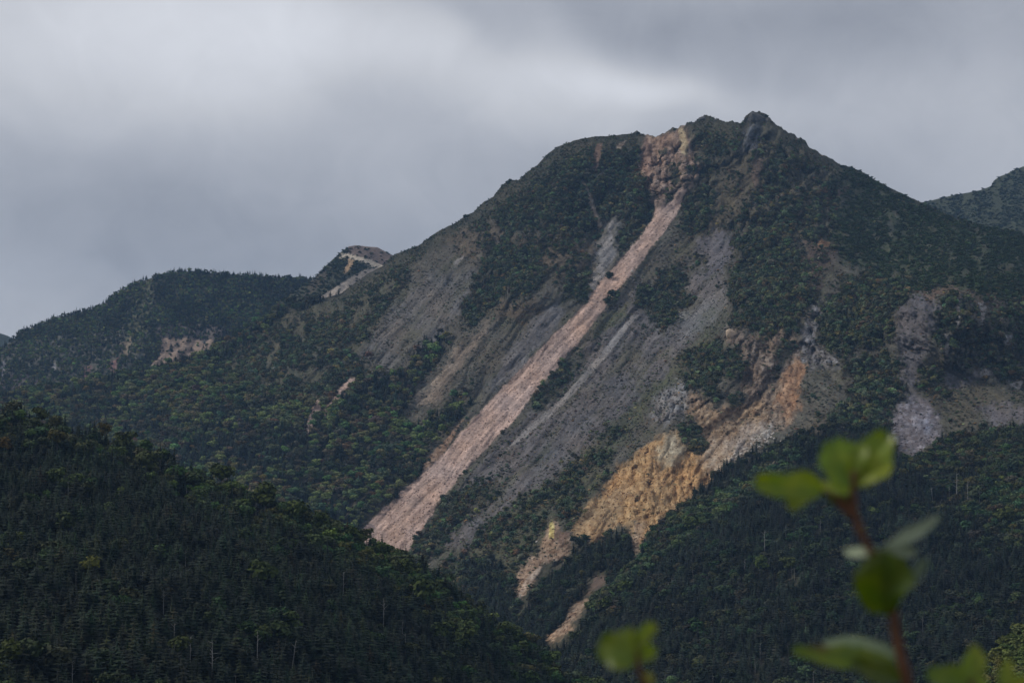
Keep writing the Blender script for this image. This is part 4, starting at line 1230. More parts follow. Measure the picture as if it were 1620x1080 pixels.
BROAD = [  # layer, centre u, v, width px, tint, label
    ('near', 66, 664, 28, (1.3, 1.25, 0.9), 'round yellow-green tree standing proud on the crest of the near hill'),
    ('near', 90, 706, 34, (2.0, 1.3, 0.6), 'broad tree turning golden just below the near crest'),
    ('near', 6, 716, 26, (2.2, 1.1, 0.5), 'orange autumn tree at the left edge of the near hill'),
    ('near', 165, 694, 26, (2.0, 1.15, 0.5), 'small orange-topped tree on the near crest'),
    ('near', 196, 712, 34, (1.25, 1.2, 0.7), 'olive tree on the crest where the hill begins to slope'),
    ('near', 85, 772, 36, (1.15, 1.3, 0.7), 'wide green broadleaf on the upper left hillside'),
    ('near', 92, 760, 24, (1.4, 1.5, 0.7), 'bright yellow-green tree near the short grey dead trunk'),
    ('near', 192, 789, 22, (1.6, 1.7, 0.7), 'small bright green tree in the upper middle of the near hill'),
    ('near', 232, 749, 40, (1.15, 1.1, 0.8), 'wide olive-brown crown high on the near hill'),
    ('near', 104, 845, 38, (0.85, 0.95, 0.6), 'large dull green crown among the conifers, left part of the hill'),
    ('near', 415, 930, 50, (1.05, 1.15, 0.55), 'largest round light-green tree in the middle of the near hill'),
    ('near', 350, 765, 40, (1.2, 1.25, 0.6), 'yellow-green tree on the falling crest line'),
    ('near', 420, 808, 46, (1.1, 1.15, 0.6), 'broad green tree on the crest left of the steep fall'),
    ('near', 470, 828, 40, (1.0, 1.15, 0.6), 'green crown row on the crest, second broad tree'),
    ('near', 505, 842, 36, (1.2, 1.3, 0.6), 'light green crown on the middle of the crest'),
    ('near', 560, 862, 34, (1.1, 1.2, 0.6), 'green crown on the crest below the foot of the chute'),
    ('near', 605, 886, 36, (1.25, 1.4, 0.7), 'bright green crown on the crest right of the chute foot'),
    ('near', 640, 912, 30, (1.3, 1.4, 0.7), 'small bright green tree on the lower crest'),
    ('near', 672, 958, 46, (1.3, 1.4, 0.65), 'big round light-green tree below the lower crest'),
    ('near', 700, 1015, 34, (1.0, 1.15, 0.6), 'dull green crown under the big round tree'),
    ('near', 730, 1030, 46, (1.0, 1.1, 0.6), 'wide green crown near the lower end of the near hill'),
    ('near', 280, 1040, 40, (0.95, 1.0, 0.6), 'low olive crown beside the spiky dead tree'),
    ('near', 15, 1060, 50, (1.1, 1.1, 0.5), 'large olive tree in the bottom left corner'),
    ('near', 545, 884, 30, (1.5, 1.2, 0.6), 'tree with a rusty tinge under the crest'),
    ('main', 1248, 905, 26, (1.5, 1.4, 0.8), 'yellow-green birch above its two white trunks in the lower forest'),
    ('main', 1510, 950, 20, (3.0, 2.4, 1.5), 'small pale yellow tree alone in the dark lower forest'),
    ('main', 1384, 818, 20, (1.5, 1.7, 1.2), 'small light green tree right of the red stem'),
    ('main', 1205, 905, 28, (1.2, 1.4, 0.9), 'medium green crown left of the twin birch'),
    ('main', 1095, 845, 30, (1.2, 1.3, 0.7), 'light green crown on the bright strip below the ochre bluff'),
    ('main', 985, 942, 26, (1.5, 1.6, 0.8), 'light green crown on the ridge right of the lower scar'),
    ('main', 960, 965, 26, (1.4, 1.5, 0.8), 'light green crown beside the lower scar'),
    ('main', 1590, 830, 34, (1.2, 1.2, 0.8), 'wide olive crown at the right edge of the forest'),
]
reserved = []
bro_n = 0
for k, (ly, u, v, wpx, tint, lab) in enumerate(BROAD):
    L = near if ly == 'near' else main
    p = spot(L, u, v + wpx * 0.3)
    wm = wpx * p.length / FPX
    h = wm / 0.80
    tint = tuple(c * (0.52 if ly == 'near' else 0.62) for c in tint)
    tree_thing('broadleaf_tree', p, h, BRO_ME[k % 5], TR_BRO, tint, lab, 'tree', 'broad-leaved trees picked out by colour', k * 1.7, 1.05)
    reserved.append((p.x, p.y, wm * 0.45))


def not_reserved(pts):
    k = np.ones(len(pts), bool)
    for x, y, r in reserved:
        k &= (pts[:, 0] - x) ** 2 + (pts[:, 1] - y) ** 2 > r * r
    return k


# near wood
pts, ii, jj, rg = sample_layer(near, 2.0, np.ones(near.U.shape), 5, -380, 1100)
keep = thin(pts, 3.4, rg); pts, ii, jj = pts[keep], ii[keep], jj[keep]
ht = rg.uniform(7.0, 13.0, len(pts)) * (1 - 0.35 * (rg.rand(len(pts)) < 0.35)) * np.clip(1 + 0.35 * fbm(pts[:, 0] / 35, pts[:, 1] / 35, 2, 503), 0.75, 1.25)
clump = fbm(pts[:, 0] / 70, pts[:, 1] / 70, 3, 501)
# broad-leaved belt just behind the crest, conifers on the face
d_crest = near.V[ii, jj] - near.S[jj]
is_b = rg.rand(len(pts)) < np.clip(0.02 + clump * 0.45 + np.where(d_crest < 40, 0.25, 0) + np.where((near.U[ii, jj] > 380) & (d_crest < 80), 0.25, 0), 0, 0.85)
ok = clear_of_snags(pts, ht) & not_reserved(pts)
pts, ht, is_b, d_crest, ii, jj = pts[ok], ht[ok], is_b[ok], d_crest[ok], ii[ok], jj[ok]
pu, pv = topixel(pts)
hpx = ht * FPX / np.linalg.norm(pts, axis=1)
inv = (pu > 0) & (pu < 1620) & (pv - hpx < 1075)
assert len(ii) == len(pts)
ctint = np.stack([rg.uniform(0.75, 1.25, len(pts)), rg.uniform(0.8, 1.2, len(pts)), rg.uniform(0.75, 1.1, len(pts))], -1) * 0.56 * np.clip(1 + 1.1 * fbm(pts[:, 0] / 40, pts[:, 1] / 40, 3, 505), 0.6, 1.6)[:, None] * (0.97, 1.12, 0.86) * np.where(near.V[ii, jj] - near.S[jj] < 70, 1.3, 1.0)[:, None]
browny = rg.rand(len(pts)) < 0.05
ctint[browny] *= (1.9, 1.25, 1.0)
btint = np.stack([rg.uniform(0.30, 0.62, len(pts)), rg.uniform(0.38, 0.66, len(pts)), rg.uniform(0.3, 0.6, len(pts))], -1) * np.exp(rg.normal(size=(len(pts), 1)) * 0.25)
btint[d_crest < 70] *= 1.55
yel = rg.rand(len(pts)) < 0.04
btint[yel] *= (1.5, 1.2, 0.8)


def where_words(u, v, crest):
    a = 'under the crest' if crest < 40 else ('on the middle slope' if v < 960 else 'low on the slope')
    b = 'at far left' if u < 180 else ('left of centre' if u < 420 else ('towards valley' if u < 650 else 'by the valley edge'))
    return a + ' ' + b


def shade_words(t):
    return 'brownish' if t[0] > 1.25 * t[1] else ('pale' if t.sum() > 1.85 else ('deep dark' if t.sum() < 1.3 else 'dark'))


single = np.zeros(len(pts), bool)
cand = np.nonzero(inv & ~is_b)[0]
cand = cand[np.argsort(-(hpx[cand]))][:300]
for k in cand:
    single[k] = True
    sz = 'tall' if ht[k] > 10 else ('small' if ht[k] < 7.5 else 'mid-sized')
    lab = '%s %s conifer %s of the near hill' % (sz, shade_words(ctint[k]), where_words(pu[k], pv[k], d_crest[k]))
    tree_thing('conifer_tree', pts[k], ht[k], CON_ME[k % 6], TR_CON, ctint[k], lab, 'conifer', lab + 's, alike', (k * 2.399) % 6.28, 1.0 + 0.2 * math.sin(k))
cand = np.nonzero(inv & is_b)[0]
cand = cand[np.argsort(-(hpx[cand]))][:260]
for k in cand:
    single[k] = True
    hue = 'yellowish' if btint[k, 0] > 0.85 else ('olive' if btint[k, 0] > 0.5 else 'dull green')
    lab = '%s broad-leaved tree %s of the near hill' % (hue, where_words(pu[k], pv[k], d_crest[k]))
    tree_thing('broadleaf_tree', pts[k], ht[k] * 0.9, BRO_ME[k % 5], TR_BRO, btint[k], lab, 'tree', lab + 's, alike', (k * 2.399) % 6.28, 1.15)
rest = ~single


def scatter_trees(name, sel, pts, ht, tints, coll, nshape, wide, label, rg):
    n = int(sel.sum())
    w = wide * rg.uniform(0.85, 1.2, n)
    sizes = np.stack([ht[sel] * w, ht[sel] * w, ht[sel]], -1)
    return scatter(name, pts[sel], sizes, turns_of(rg, n), rg.randint(0, nshape, n), tints[sel], coll, label)


scatter_trees('conifer_forest', rest & ~is_b, pts, ht, ctint, C_CON, 6, 1.05, 'dense dark conifer forest covering the near hill', rg)
scatter_trees('broadleaf_forest', rest & is_b, pts, ht * 0.9, btint, C_BRO, 5, 1.15, 'olive broad-leaved trees mixed into the near conifer forest', rg)

# spur in the corner
pts, ii, jj, rg = sample_layer(spur, 2.2, np.ones(spur.U.shape), 6, 1420, 2150)
keep = thin(pts, 3.4, rg); pts = pts[keep]
ht = rg.uniform(5, 9, len(pts))
bt = np.stack([rg.uniform(1.0, 1.5, len(pts)), rg.uniform(1.0, 1.45, len(pts)), rg.uniform(0.8, 1.3, len(pts))], -1)
scatter_trees('corner_grove', np.ones(len(pts), bool), pts, ht, bt, C_BRO, 5, 1.15, 'light green broad-leaved grove in the lower right corner', rg)

# ------------------------------------------------------------------ plants of the mountain
K = main.kind
vis = (main.V > main.S[None] - 1)
# lower mixed forest
mf = (K == 'm') * main.dens
pts, ii, jj, rg = sample_layer(main, 2.8, mf, 21)
keep = thin(pts, 4.3, rg); pts, ii, jj = pts[keep], ii[keep], jj[keep]
ht = rg.uniform(9.0, 15.5, len(pts))
U_, V_ = main.U[ii, jj], main.V[ii, jj]
cl = fbm(pts[:, 0] / 90, pts[:, 1] / 90, 3, 601)
edge_strip = inpoly(U_, V_, [(1020, 860), (1060, 822), (1160, 775), (1230, 725), (1280, 705), (1260, 745), (1170, 810), (1080, 870), (1010, 930), (940, 985), (930, 965), (990, 915)])
upper_r = inpoly(U_, V_, [(1420, 740), (1500, 690), (1800, 690), (1800, 900), (1600, 880), (1500, 800)])
pb = np.clip(0.16 + cl * 0.6 + edge_strip * 0.6 + upper_r * 0.5, 0.03, 0.95)
is_b = rg.rand(len(pts)) < pb
ok = clear_of_snags(pts, ht) & not_reserved(pts) & clear_of_scars(pts, ht)
pts, ht, is_b, upper_r = pts[ok], ht[ok], is_b[ok], upper_r[ok]
edge_ok = edge_strip[ok]
n = len(pts)
ct = np.stack([rg.uniform(0.75, 1.2, n), rg.uniform(0.8, 1.2, n), rg.uniform(0.8, 1.15, n)], -1) * 0.62 * np.clip(1 + 1.0 * fbm(pts[:, 0] / 50, pts[:, 1] / 50, 3, 605), 0.6, 1.6)[:, None]
bt = np.stack([rg.uniform(0.28, 0.55, n), rg.uniform(0.33, 0.58, n), rg.uniform(0.45, 0.8, n)], -1)
bt *= np.exp(rg.normal(size=(n, 1)) * 0.35)
ct *= np.exp(rg.normal(size=(n, 1)) * 0.3)
bt[edge_ok] *= 1.9
bt[upper_r] *= 1.5
yb = (rg.rand(n) < 0.05) | (upper_r & (rg.rand(n) < 0.3))
bt[yb] *= (1.45, 1.1, 0.9)
scatter_trees('lower_conifer_forest', ~is_b, pts, ht, ct, C_CON, 6, 1.0, 'dark conifer forest on the lower right slope of the mountain', rg)
scatter_trees('lower_broadleaf_forest', is_b, pts, ht * 0.85, bt, C_BRO, 5, 1.15, 'broad-leaved trees among the conifers of the lower right slope', rg)
print('lower forest', n)

# left forest
ff = (K == 'f') * main.dens
pts, ii, jj, rg = sample_layer(main, 2.8, ff, 22)
keep = thin(pts, 5.6, rg); pts, ii, jj = pts[keep], ii[keep], jj[keep]
n = len(pts)
ht = 8.0 + 10.0 * rg.rand(n) ** 1.4
cl = fbm(pts[:, 0] / 110, pts[:, 1] / 110, 3, 611)
is_b = rg.rand(n) < np.clip(0.66 + cl * 1.1, 0.1, 0.97)
ct = np.stack([rg.uniform(0.8, 1.3, n), rg.uniform(0.9, 1.3, n), rg.uniform(0.9, 1.5, n)], -1)
big = fbm(main.U[ii, jj] / 70, main.V[ii, jj] / 45, 3, 613)
bt = np.stack([rg.uniform(0.5, 1.1, n), rg.uniform(0.6, 1.1, n), rg.uniform(0.7, 1.6, n)], -1) * (1.45 * np.exp(rg.normal(size=(n, 1)) * 0.42)) * np.clip(1.15 + big * 1.6, 0.55, 2.0)[:, None] * (1.05, 0.94, 1.05)
yb = rg.rand(n) < 0.10
bt[yb] *= (1.35, 1.1, 0.8)
bb = rg.rand(n) < np.clip(0.12 + big * 0.6, 0, 0.5)
bt[bb] *= (1.25, 0.85, 1.0)
bt = np.clip(bt, 0.1, 2.4)
ct = ct * np.exp(rg.normal(size=(n, 1)) * 0.35)
scatter_trees('side_conifer_forest', ~is_b, pts, ht, ct, C_CON, 6, 1.05, 'conifers in the forest on the left flank of the mountain', rg)
scatter_trees('side_broadleaf_forest', is_b, pts, ht * 0.85, bt, C_BRO, 5, 1.25, 'round broad-leaved trees of the forest on the left flank', rg)
print('left forest', n)

# shrubs and stunted birches
for nm, sel, sp, h0, h1, sd, lb in (('shrub_cover', np.clip((main.dens - 0.30) / 0.48, 0, 1) ** 1.3, 3.5, 2.8, 9.5, 23, 'dark green shrubs and stunted birches in thickets on the mountain'),
                                    ('low_heath', (main.dens < 0.85) * 1.0, 2.1, 0.4, 1.7, 27, 'low olive and brownish heath scattered over the open slopes')):
    sf = ((K == 's') * main.dens ** 1.2 + (K == '') * main.dens) * sel
    pts, ii, jj, rg = sample_layer(main, sp, sf, sd)
    n = len(pts)
    ht = h0 + (h1 - h0) * rg.rand(n) ** 1.7
    if h1 > 4:
        ht = ht * (0.45 + 0.55 * main.dens[ii, jj])
    hue = fbm(pts[:, 0] / 45, pts[:, 1] / 45 + pts[:, 2] / 30, 3, 621)
    lum = (1.05 + 1.15 * np.clip(fbm(pts[:, 0] / 22, pts[:, 1] / 22 + pts[:, 2] / 15, 3, 623) + 0.35, 0, 1))[:, None] * np.exp(rg.normal(size=(n, 1)) * 0.38) * 1.15
    st = np.stack([rg.uniform(0.45, 0.75, n), rg.uniform(0.5, 0.75, n), rg.uniform(0.6, 1.1, n)], -1) * lum
    au = rg.rand(n) < np.clip(0.25 + hue * 0.9, 0.03, 0.7)
    st[au] *= (1.5, 1.02, 0.85)
    st *= (1.0, 0.97, 1.22)
    if h1 < 4:
        st *= (1.75, 1.45, 1.7)
    crest_d = (main.V - main.S[None])[ii, jj]
    ht = ht * np.clip(crest_d / 45, 0.38, 1)
    wd = rg.uniform(0.9, 1.4, n) * (1.0 if h1 > 4 else 2.1)
    scatter(nm, pts, np.stack([ht * wd, ht * wd, ht], -1), turns_of(rg, n, 0.15), rg.randint(0, 5, n), st, C_BSH, lb)
    print(nm, n)
# dwarf pine
df = (K == 'd') * main.dens
pts, ii, jj, rg = sample_layer(main, 3.4, df, 24)
n = len(pts)
ht = rg.uniform(1.3, 3.0, n)
hue = fbm(pts[:, 0] / 80, pts[:, 1] / 80, 3, 631)
st = np.stack([rg.uniform(0.42, 0.62, n), rg.uniform(0.52, 0.72, n), rg.uniform(0.6, 0.95, n)], -1) * (1 + 0.3 * hue)[:, None] * 1.3
au = rg.rand(n) < 0.06
st[au] *= (1.9, 1.2, 1.0)
scatter('dwarf_pine_cover', pts, np.stack([ht * 2.0, ht * 2.0, ht], -1), turns_of(rg, n, 0.2), rg.randint(0, 4, n), st, C_DWF, 'low dwarf pine carpet on the right shoulder of the mountain')
print('dwarf', n)

# ridge trees
pts, ii, jj, rg = sample_layer(ridge, 5.2, ridge.dens, 25, -290, 560)
n = len(pts)
ht = rg.uniform(5, 10, n)
is_b = rg.rand(n) < 0.45
big = fbm(ridge.U[ii, jj] / 40, ridge.V[ii, jj] / 30, 3, 617)
ct = np.stack([rg.uniform(0.8, 1.5, n), rg.uniform(0.9, 1.4, n), rg.uniform(0.9, 1.4, n)], -1) * (1.45 * np.exp(rg.normal(size=(n, 1)) * 0.35)) * np.clip(1 + big * 1.5, 0.6, 1.8)[:, None]
scatter_trees('ridge_conifers', ~is_b, pts, ht, ct, C_CON, 6, 1.3, 'conifers standing along the wooded left ridge', rg)
scatter_trees('ridge_broadleaf_trees', is_b, pts, ht * 0.8, ct * 0.7, C_BRO, 5, 1.3, 'broad-leaved trees on the wooded left ridge', rg)
# crest row on the ridge
crest_u = rg.uniform(-40, 505, 210); crest_u = crest_u[fbm(crest_u / 30, crest_u * 0, 3, 5) > -0.25]
cp = np.array([ridge.P[-1, int(np.clip(np.argmin(np.abs(ridge.us - u)), 0, len(ridge.us) - 1))] + np.array([rg.uniform(-3, 3), rg.uniform(-3, 10), 0]) for u in crest_u])
n = len(cp)
scatter('crest_conifers', cp, np.stack([rg.uniform(5, 12, n)] * 2 + [3.5 + 11 * rg.rand(n) ** 1.8], -1), turns_of(rg, n), rg.randint(0, 6, n),
        np.ones((n, 3)), C_CON, 'row of conifers on the skyline of the left ridge')
print('ridge', len(pts))
# peak and far mountain cover
for L, nm, lb in ((peak, 'peak_scrub', 'low scrub on the small bare peak'), (far, 'far_scrub', 'low scrub on the far mountain beyond the saddle')):
    pts, ii, jj, rg = sample_layer(L, 6.0, L.dens, 26)
    n = len(pts)
    ht = rg.uniform(1.5, 3.5, n)
    st = np.stack([rg.uniform(0.5, 0.75, n), rg.uniform(0.55, 0.8, n), rg.uniform(0.6, 0.9, n)], -1)
    scatter(nm, pts, np.stack([ht * 2.4, ht * 2.4, ht], -1), turns_of(rg, n, 0.2), rg.randint(0, 4, n), st, C_DWF, lb)

# ------------------------------------------------------------------ loose rock
bare = (main.dens < 0.13) & (main.col.max(-1) > 0.17)
chute = np.zeros(main.U.shape, bool)
chute = inpoly(main.U, main.V, PATCHES[-1][0])
for nm, wgt, sp, s0, s1, lb, sd in (('chute_rubble', chute * 1.0, 3.6, 0.7, 2.6, 'loose pink rubble filling the long chute', 31),
                                    ('scree_rubble', (bare & ~chute) * 1.0 + ((main.dens < 0.3) & ~bare & ~chute) * 0.35, 3.9, 0.7, 2.6, 'grey and brown scree blocks on the open slopes', 32)):
    pts, ii, jj, rg = sample_layer(main, sp, wgt * (main.px > 0.45), sd, -30, 1650)
    n = len(pts)
    sz = s0 + (s1 - s0) * rg.rand(n) ** 3
    tn = main.col[ii, jj] * rg.uniform(0.75, 1.35, (n, 1))
    pts = pts + main.N[ii, jj] * sz[:, None] * 0.15
    scatter(nm, pts, np.stack([sz * rg.uniform(0.8, 1.5, n), sz, sz * rg.uniform(0.6, 1.1, n)], -1), rg.rand(n, 3) * 6.28, rg.randint(0, 5, n), np.clip(tn, 0, 0.75), C_ROCK, lb)
    print(nm, n)

# ------------------------------------------------------------------ single rocks and shrubs that stand out
def boulder(u, v, wpx, hpx_, mat, label, seed):
    p = spot(main, u, v)
    bm = bmesh.new()
    bmesh.ops.create_icosphere(bm, subdivisions=3, radius=0.5)
    rg_ = random.Random(seed)
    ph = [Vector((rg_.uniform(-1, 1), rg_.uniform(-1, 1), rg_.uniform(-1, 1))).normalized() for _ in range(14)]
    for w in bm.verts:
        d = w.co.normalized()
        cut = min(0.5, min((0.34 + 0.012 * i) / max(d.dot(q), 0.01) for i, q in enumerate(ph)))
        w.co = d * cut
    me = bpy.data.meshes.new('boulder'); bm.to_mesh(me); bm.free()
    me.materials.append(mat)
    o = link('boulder', me)
    s = p.length / FPX
    o.location = p + Vector((0, 0, hpx_ * s * 0.35))
    o.scale = (wpx * s * 1.3, wpx * s, hpx_ * s * 1.3)
    tag(o, label, 'boulder')
    return o


boulder(1157, 534, 13, 13, M_ORANGE, 'big rounded orange boulder at the top of the brown scar', 1)
boulder(1000, 432, 4, 4, M_BOULDER, 'small white boulder on the right edge of the pink chute', 2)
boulder(1236, 702, 6, 6, M_BOULDER, 'white block on the grey slope right of the ochre basin', 3)
boulder(1208, 690, 8, 7, M_BOULDER, 'largest white block at the top of the pale rubble patch', 4)
boulder(1216, 684, 5, 5, M_BOULDER, 'white block right of the largest one in the pale rubble patch', 5)
boulder(1296, 410, 3.5, 4, M_BOULDER, 'small white rock in the reddish scar on the right shoulder', 6)
boulder(1178, 712, 5, 4, M_BOULDER, 'pale block low in the rubble beside the ochre basin', 7)
for q_ in range(34):
    rq = random.Random(900 + q_)
    bu, bv = 1150 + 75 * rq.random(), 722 - 40 * rq.random()
    bv = 728 - (bu - 1150) * 0.55 + rq.uniform(-9, 8)
    bo = boulder(bu, bv, rq.uniform(2.2, 4.6), rq.uniform(2.0, 4.0), M_BOULDER, 'small pale angular block in the jumbled white rubble at the foot of the ochre basin', 40 + q_)
    bo['group'] = 'small pale blocks in the rubble below the ochre basin'
boulder(850, 857, 4, 3, M_BOULDER, 'pale block beside the yellow pinnacle', 8)


def shrub_thing(u, v, wpx, tint, label, k):
    p = spot(main, u, v)
    w = wpx * p.length / FPX
    o = link('shrub', BSH_ME[k % 5])
    o.location = p - Vector((0, 0, w * (0.1 if v > 360 else 0.42))); o.scale = (w, w, w * 0.95); o.rotation_euler = (0, 0, k)
    o.color = (*tint, 1)
    tag(o, label, 'shrub')


DK = (0.40, 0.48, 0.6)
shrub_thing(964, 441, 17, DK, 'dark shrub on the left edge of the pink chute, the upper one', 0)
shrub_thing(969, 473, 20, DK, 'dark shrub on the right edge of the pink chute', 1)
shrub_thing(961, 482, 16, DK, 'lower dark shrub touching the one beside the pink chute', 2)
shrub_thing(1010, 211, 8, DK, 'small shrub on the skyline left of the funnel scar', 3)
shrub_thing(1067, 205, 8, DK, 'small shrub on the skyline right at the top of the pale streak', 4)
shrub_thing(737, 343, 11, DK, 'rounded shrub on the left skyline ridge', 1)
shrub_thing(805, 290, 12, DK, 'shrub on the step of the left skyline', 2)
shrub_thing(1213, 184, 8, DK, 'shrub on the right side of the summit rock', 3)
shrub_thing(671, 733, 12, DK, 'dark shrub at the left rim of the lower chute', 4)


# summit knob and rock teeth on the skyline
def crag(u, v, wpx, hpx_, label, seed):
    p = spot(main, u, v)
    s = p.length / FPX
    bm = bmesh.new()
    bmesh.ops.create_icosphere(bm, subdivisions=4, radius=0.5)
    rg_ = random.Random(seed)
    ph = [Vector((rg_.uniform(-1, 1), rg_.uniform(-1, 1), rg_.uniform(-.3, .8))).normalized() for _ in range(18)]
    for w in bm.verts:
        d = w.co.normalized()
        cut = min(0.5, min((0.30 + 0.010 * i) / max(d.dot(q), 0.01) for i, q in enumerate(ph)))
        w.co = d * (cut + rg_.uniform(-.006, .006))
    me = bpy.data.meshes.new('rock_outcrop'); bm.to_mesh(me); bm.free()
    me.materials.append(M_CRAG)
    o = link('rock_outcrop', me)
    o.location = p + Vector((0, 4, 0)); o.scale = (wpx * s * 1.35, wpx * s * 1.35, hpx_ * s * 1.6)
    tag(o, label, 'rock outcrop')


M_CRAG = plain_mat('dark_crag', (0.05, 0.05, 0.04), (0.16, 0.15, 0.145), 0.3)
crag(1194, 190, 26, 16, 'rounded dark rock knob forming the summit', 1)
crag(1113, 190, 14, 9, 'jagged rock tooth left of the summit', 2)
crag(1008, 213, 6, 7, 'tiny rock tooth on the skyline left of the scar', 4)
crag(1217, 191, 9, 8, 'small rock step right of the summit knob', 6)
crag(1262, 222, 8, 7, 'small rock tooth on the right-hand skyline below the summit', 7)
crag(1135, 191, 8, 6, 'low rock tooth between the two summits', 8)

# ------------------------------------------------------------------ foreground twigs, out of focus
def leaf_mat():
    m, n, p = mat_new('leaf_green')
    tcn = n.new('ShaderNodeTexCoord')
    uv = n.new('ShaderNodeSeparateXYZ'); n.l.new(tcn.outputs['Object'], uv.inputs[0])
    info = n.new('ShaderNodeObjectInfo')
    nz = n.noise(tcn.outputs['Object'], 60, 4, 0.6)
    c = n.mix(n.ramp(nz, [(0.35, 0.0), (0.75, 1.0)]), (0.15, 0.24, 0.006, 1), (0.30, 0.33, 0.010, 1))
    ed = n.noise(tcn.outputs['Object'], 25, 3, 0.5)
    c = n.mix(n.ramp(ed, [(0.62, 0.0), (0.74, 1.0)]), c, (0.24, 0.11, 0.02, 1))
    c = n.mix(1.0, c, info.outputs['Color'], 'MULTIPLY')
    n.l.new(c, p.inputs['Base Color'])
    p.inputs['Roughness'].default_value = 0.42
    p.inputs['Specular IOR Level'].default_value = 0.6
    tr = n.new('ShaderNodeBsdfTranslucent')
    n.l.new(n.mix(1.0, c, (1.25, 1.35, 0.4, 1), 'MULTIPLY'), tr.inputs[0])
    mx = n.new('ShaderNodeMixShader'); mx.inputs[0].default_value = 0.35
    n.l.new(p.outputs[0], mx.inputs[1]); n.l.new(tr.outputs[0], mx.inputs[2])
    o = [x for x in n.n if x.type == 'OUTPUT_MATERIAL'][0]
    n.l.new(mx.outputs[0], o.inputs[0])
    return m


M_LEAF = leaf_mat()
M_STEM = plain_mat('red_brown_stem', (0.075, 0.036, 0.022), (0.15, 0.066, 0.034), 90, 0.6)
M_SILVER = plain_mat('silvery_leaf_painted_sheen', (0.27, 0.32, 0.20), (0.42, 0.47, 0.32), 60, 0.55)  # sky gloss on the leaf tops, painted as a pale base colour
M_SILVER2 = plain_mat('grey_green_leaf_painted_sheen', (0.13, 0.18, 0.10), (0.22, 0.27, 0.17), 60, 0.5)  # duller sky gloss, likewise put into the base colour


def leaf_mesh(length, width, cup, fold, notch, seed, wav=0.05):
    """a rounded leaf: heart-shaped if notch > 0; x along the midrib, y across, z up"""
    rg_ = random.Random(seed)
    nx, ny = 15, 13
    V_, F_ = [], []
    tp = rg_.uniform(-.1, .1)
    for i in range(nx):
        t = i / (nx - 1)
        half = width * 0.5 * (math.sin(math.pi * min(1, t ** 0.86 * 0.985 + 0.012)) ** 0.48) * (1 + 0.10 * math.sin(t * 10 + seed * 1.7))
        for j in range(ny):
            s = j / (ny - 1) * 2 - 1
            y = half * s * (1 + 0.07 * math.sin(t * 34 + seed) * abs(s) ** 6 + 0.09 * s * math.sin(t * 7 + seed))
            x = length * t + notch * length * abs(s) ** 1.6 * t ** 2 - 0.02 * length * abs(s) * math.sin(t * 40)
            z = fold * abs(y) + cup * length * (t - t * t * 1.5) + wav * width * math.sin(t * 9 + s * 3 + seed) * abs(s) ** 1.5
            z -= 0.010 * width * max(0, math.cos(s * 2 + t * 36)) * (1 - abs(s))
            V_.append((x, y, z))
    for i in range(nx - 1):
        for j in range(ny - 1):
            a = i * ny + j
            F_.append((a, a + ny, a + ny + 1, a + 1))
    me = bpy.data.meshes.new('leaf')
    me.from_pydata(V_, [], F_)
    me.update()
    for p_ in me.polygons: p_.use_smooth = True
    return me


def curve_tube(name, pts3, radii, mat, parent):
    V_, F_ = [], []
    ns_ = 10
    # Catmull-Rom through the points
    P_ = [Vector(p) for p in pts3]; Rr = list(radii)
    Q, RQ = [], []
    for i in range(len(P_) - 1):
        p0 = P_[max(i - 1, 0)]; p1 = P_[i]; p2 = P_[i + 1]; p3 = P_[min(i + 2, len(P_) - 1)]
        for k in range(8):
            t = k / 8
            Q.append(0.5 * ((2 * p1) + (-p0 + p2) * t + (2 * p0 - 5 * p1 + 4 * p2 - p3) * t * t + (-p0 + 3 * p1 - 3 * p2 + p3) * t ** 3))
            RQ.append(Rr[i] * (1 - t) + Rr[i + 1] * t)
    Q.append(P_[-1]); RQ.append(Rr[-1])
    for i, (q, rr) in enumerate(zip(Q, RQ)):
        d = (Q[min(i + 1, len(Q) - 1)] - Q[max(i - 1, 0)]).normalized()
        a = d.cross(Vector((0, 1, 0.1))).normalized(); b = d.cross(a)
        bud = 1 + 0.25 * max(0, math.sin(i * 0.8)) ** 8
        for k in range(ns_):
            an = k * 2 * math.pi / ns_
            V_.append(tuple(q + (a * math.cos(an) + b * math.sin(an)) * rr * bud))
        if i:
            o_ = (i - 1) * ns_
            for k in range(ns_):
                F_.append((o_ + k, o_ + (k + 1) % ns_, o_ + ns_ + (k + 1) % ns_, o_ + ns_ + k))
    F_.append(tuple(range(ns_))[::-1])
    F_.append(tuple(range((len(Q) - 1) * ns_, len(Q) * ns_)))
    me = bpy.data.meshes.new(name); me.from_pydata(V_, [], F_); me.update()
    for p_ in me.polygons: p_.use_smooth = True
    me.materials.append(mat)
    return link(name, me, parent)


def px3(u, v, d):
    return Vector(place(u, v, d).tolist())


def add_leaf(root, base_px, tip_px, depth, wpx, tilt, tint, seed, dd=0.0, cup=0.1, fold=0.25, notch=0.0, label=None, mat=None):
    """leaf from its base to its tip, both given as seen; dd: how much farther the tip is; tilt: 0 = faces the viewer, 90 = edge on"""
    a = px3(*base_px, depth); b = px3(*tip_px, depth + dd)
    ax = (b - a); L_ = ax.length; ax.normalize()
    view = (a + b).normalized() * 0.5
    n = (-view - ax * (-view).dot(ax)).normalized()
    n = Matrix.Rotation(math.radians(tilt), 3, ax) @ n
    yv = n.cross(ax)
    me = leaf_mesh(L_, wpx * depth / FPX, cup, fold, notch, seed)
    me.materials.append(mat or M_LEAF)
    o = link('leaf', me, root)
    o.matrix_local = Matrix.Translation(a) @ Matrix((ax, yv, n)).transposed().to_4x4()
    o.color = (*tint, 1)
    if label: o['label'] = label
    return o


def twig_root(name, label, cat):
    t = bpy.data.objects.new(name, None); COL.objects.link(t); t.empty_display_size = 0.05
    tag(t, label, cat)
    return t


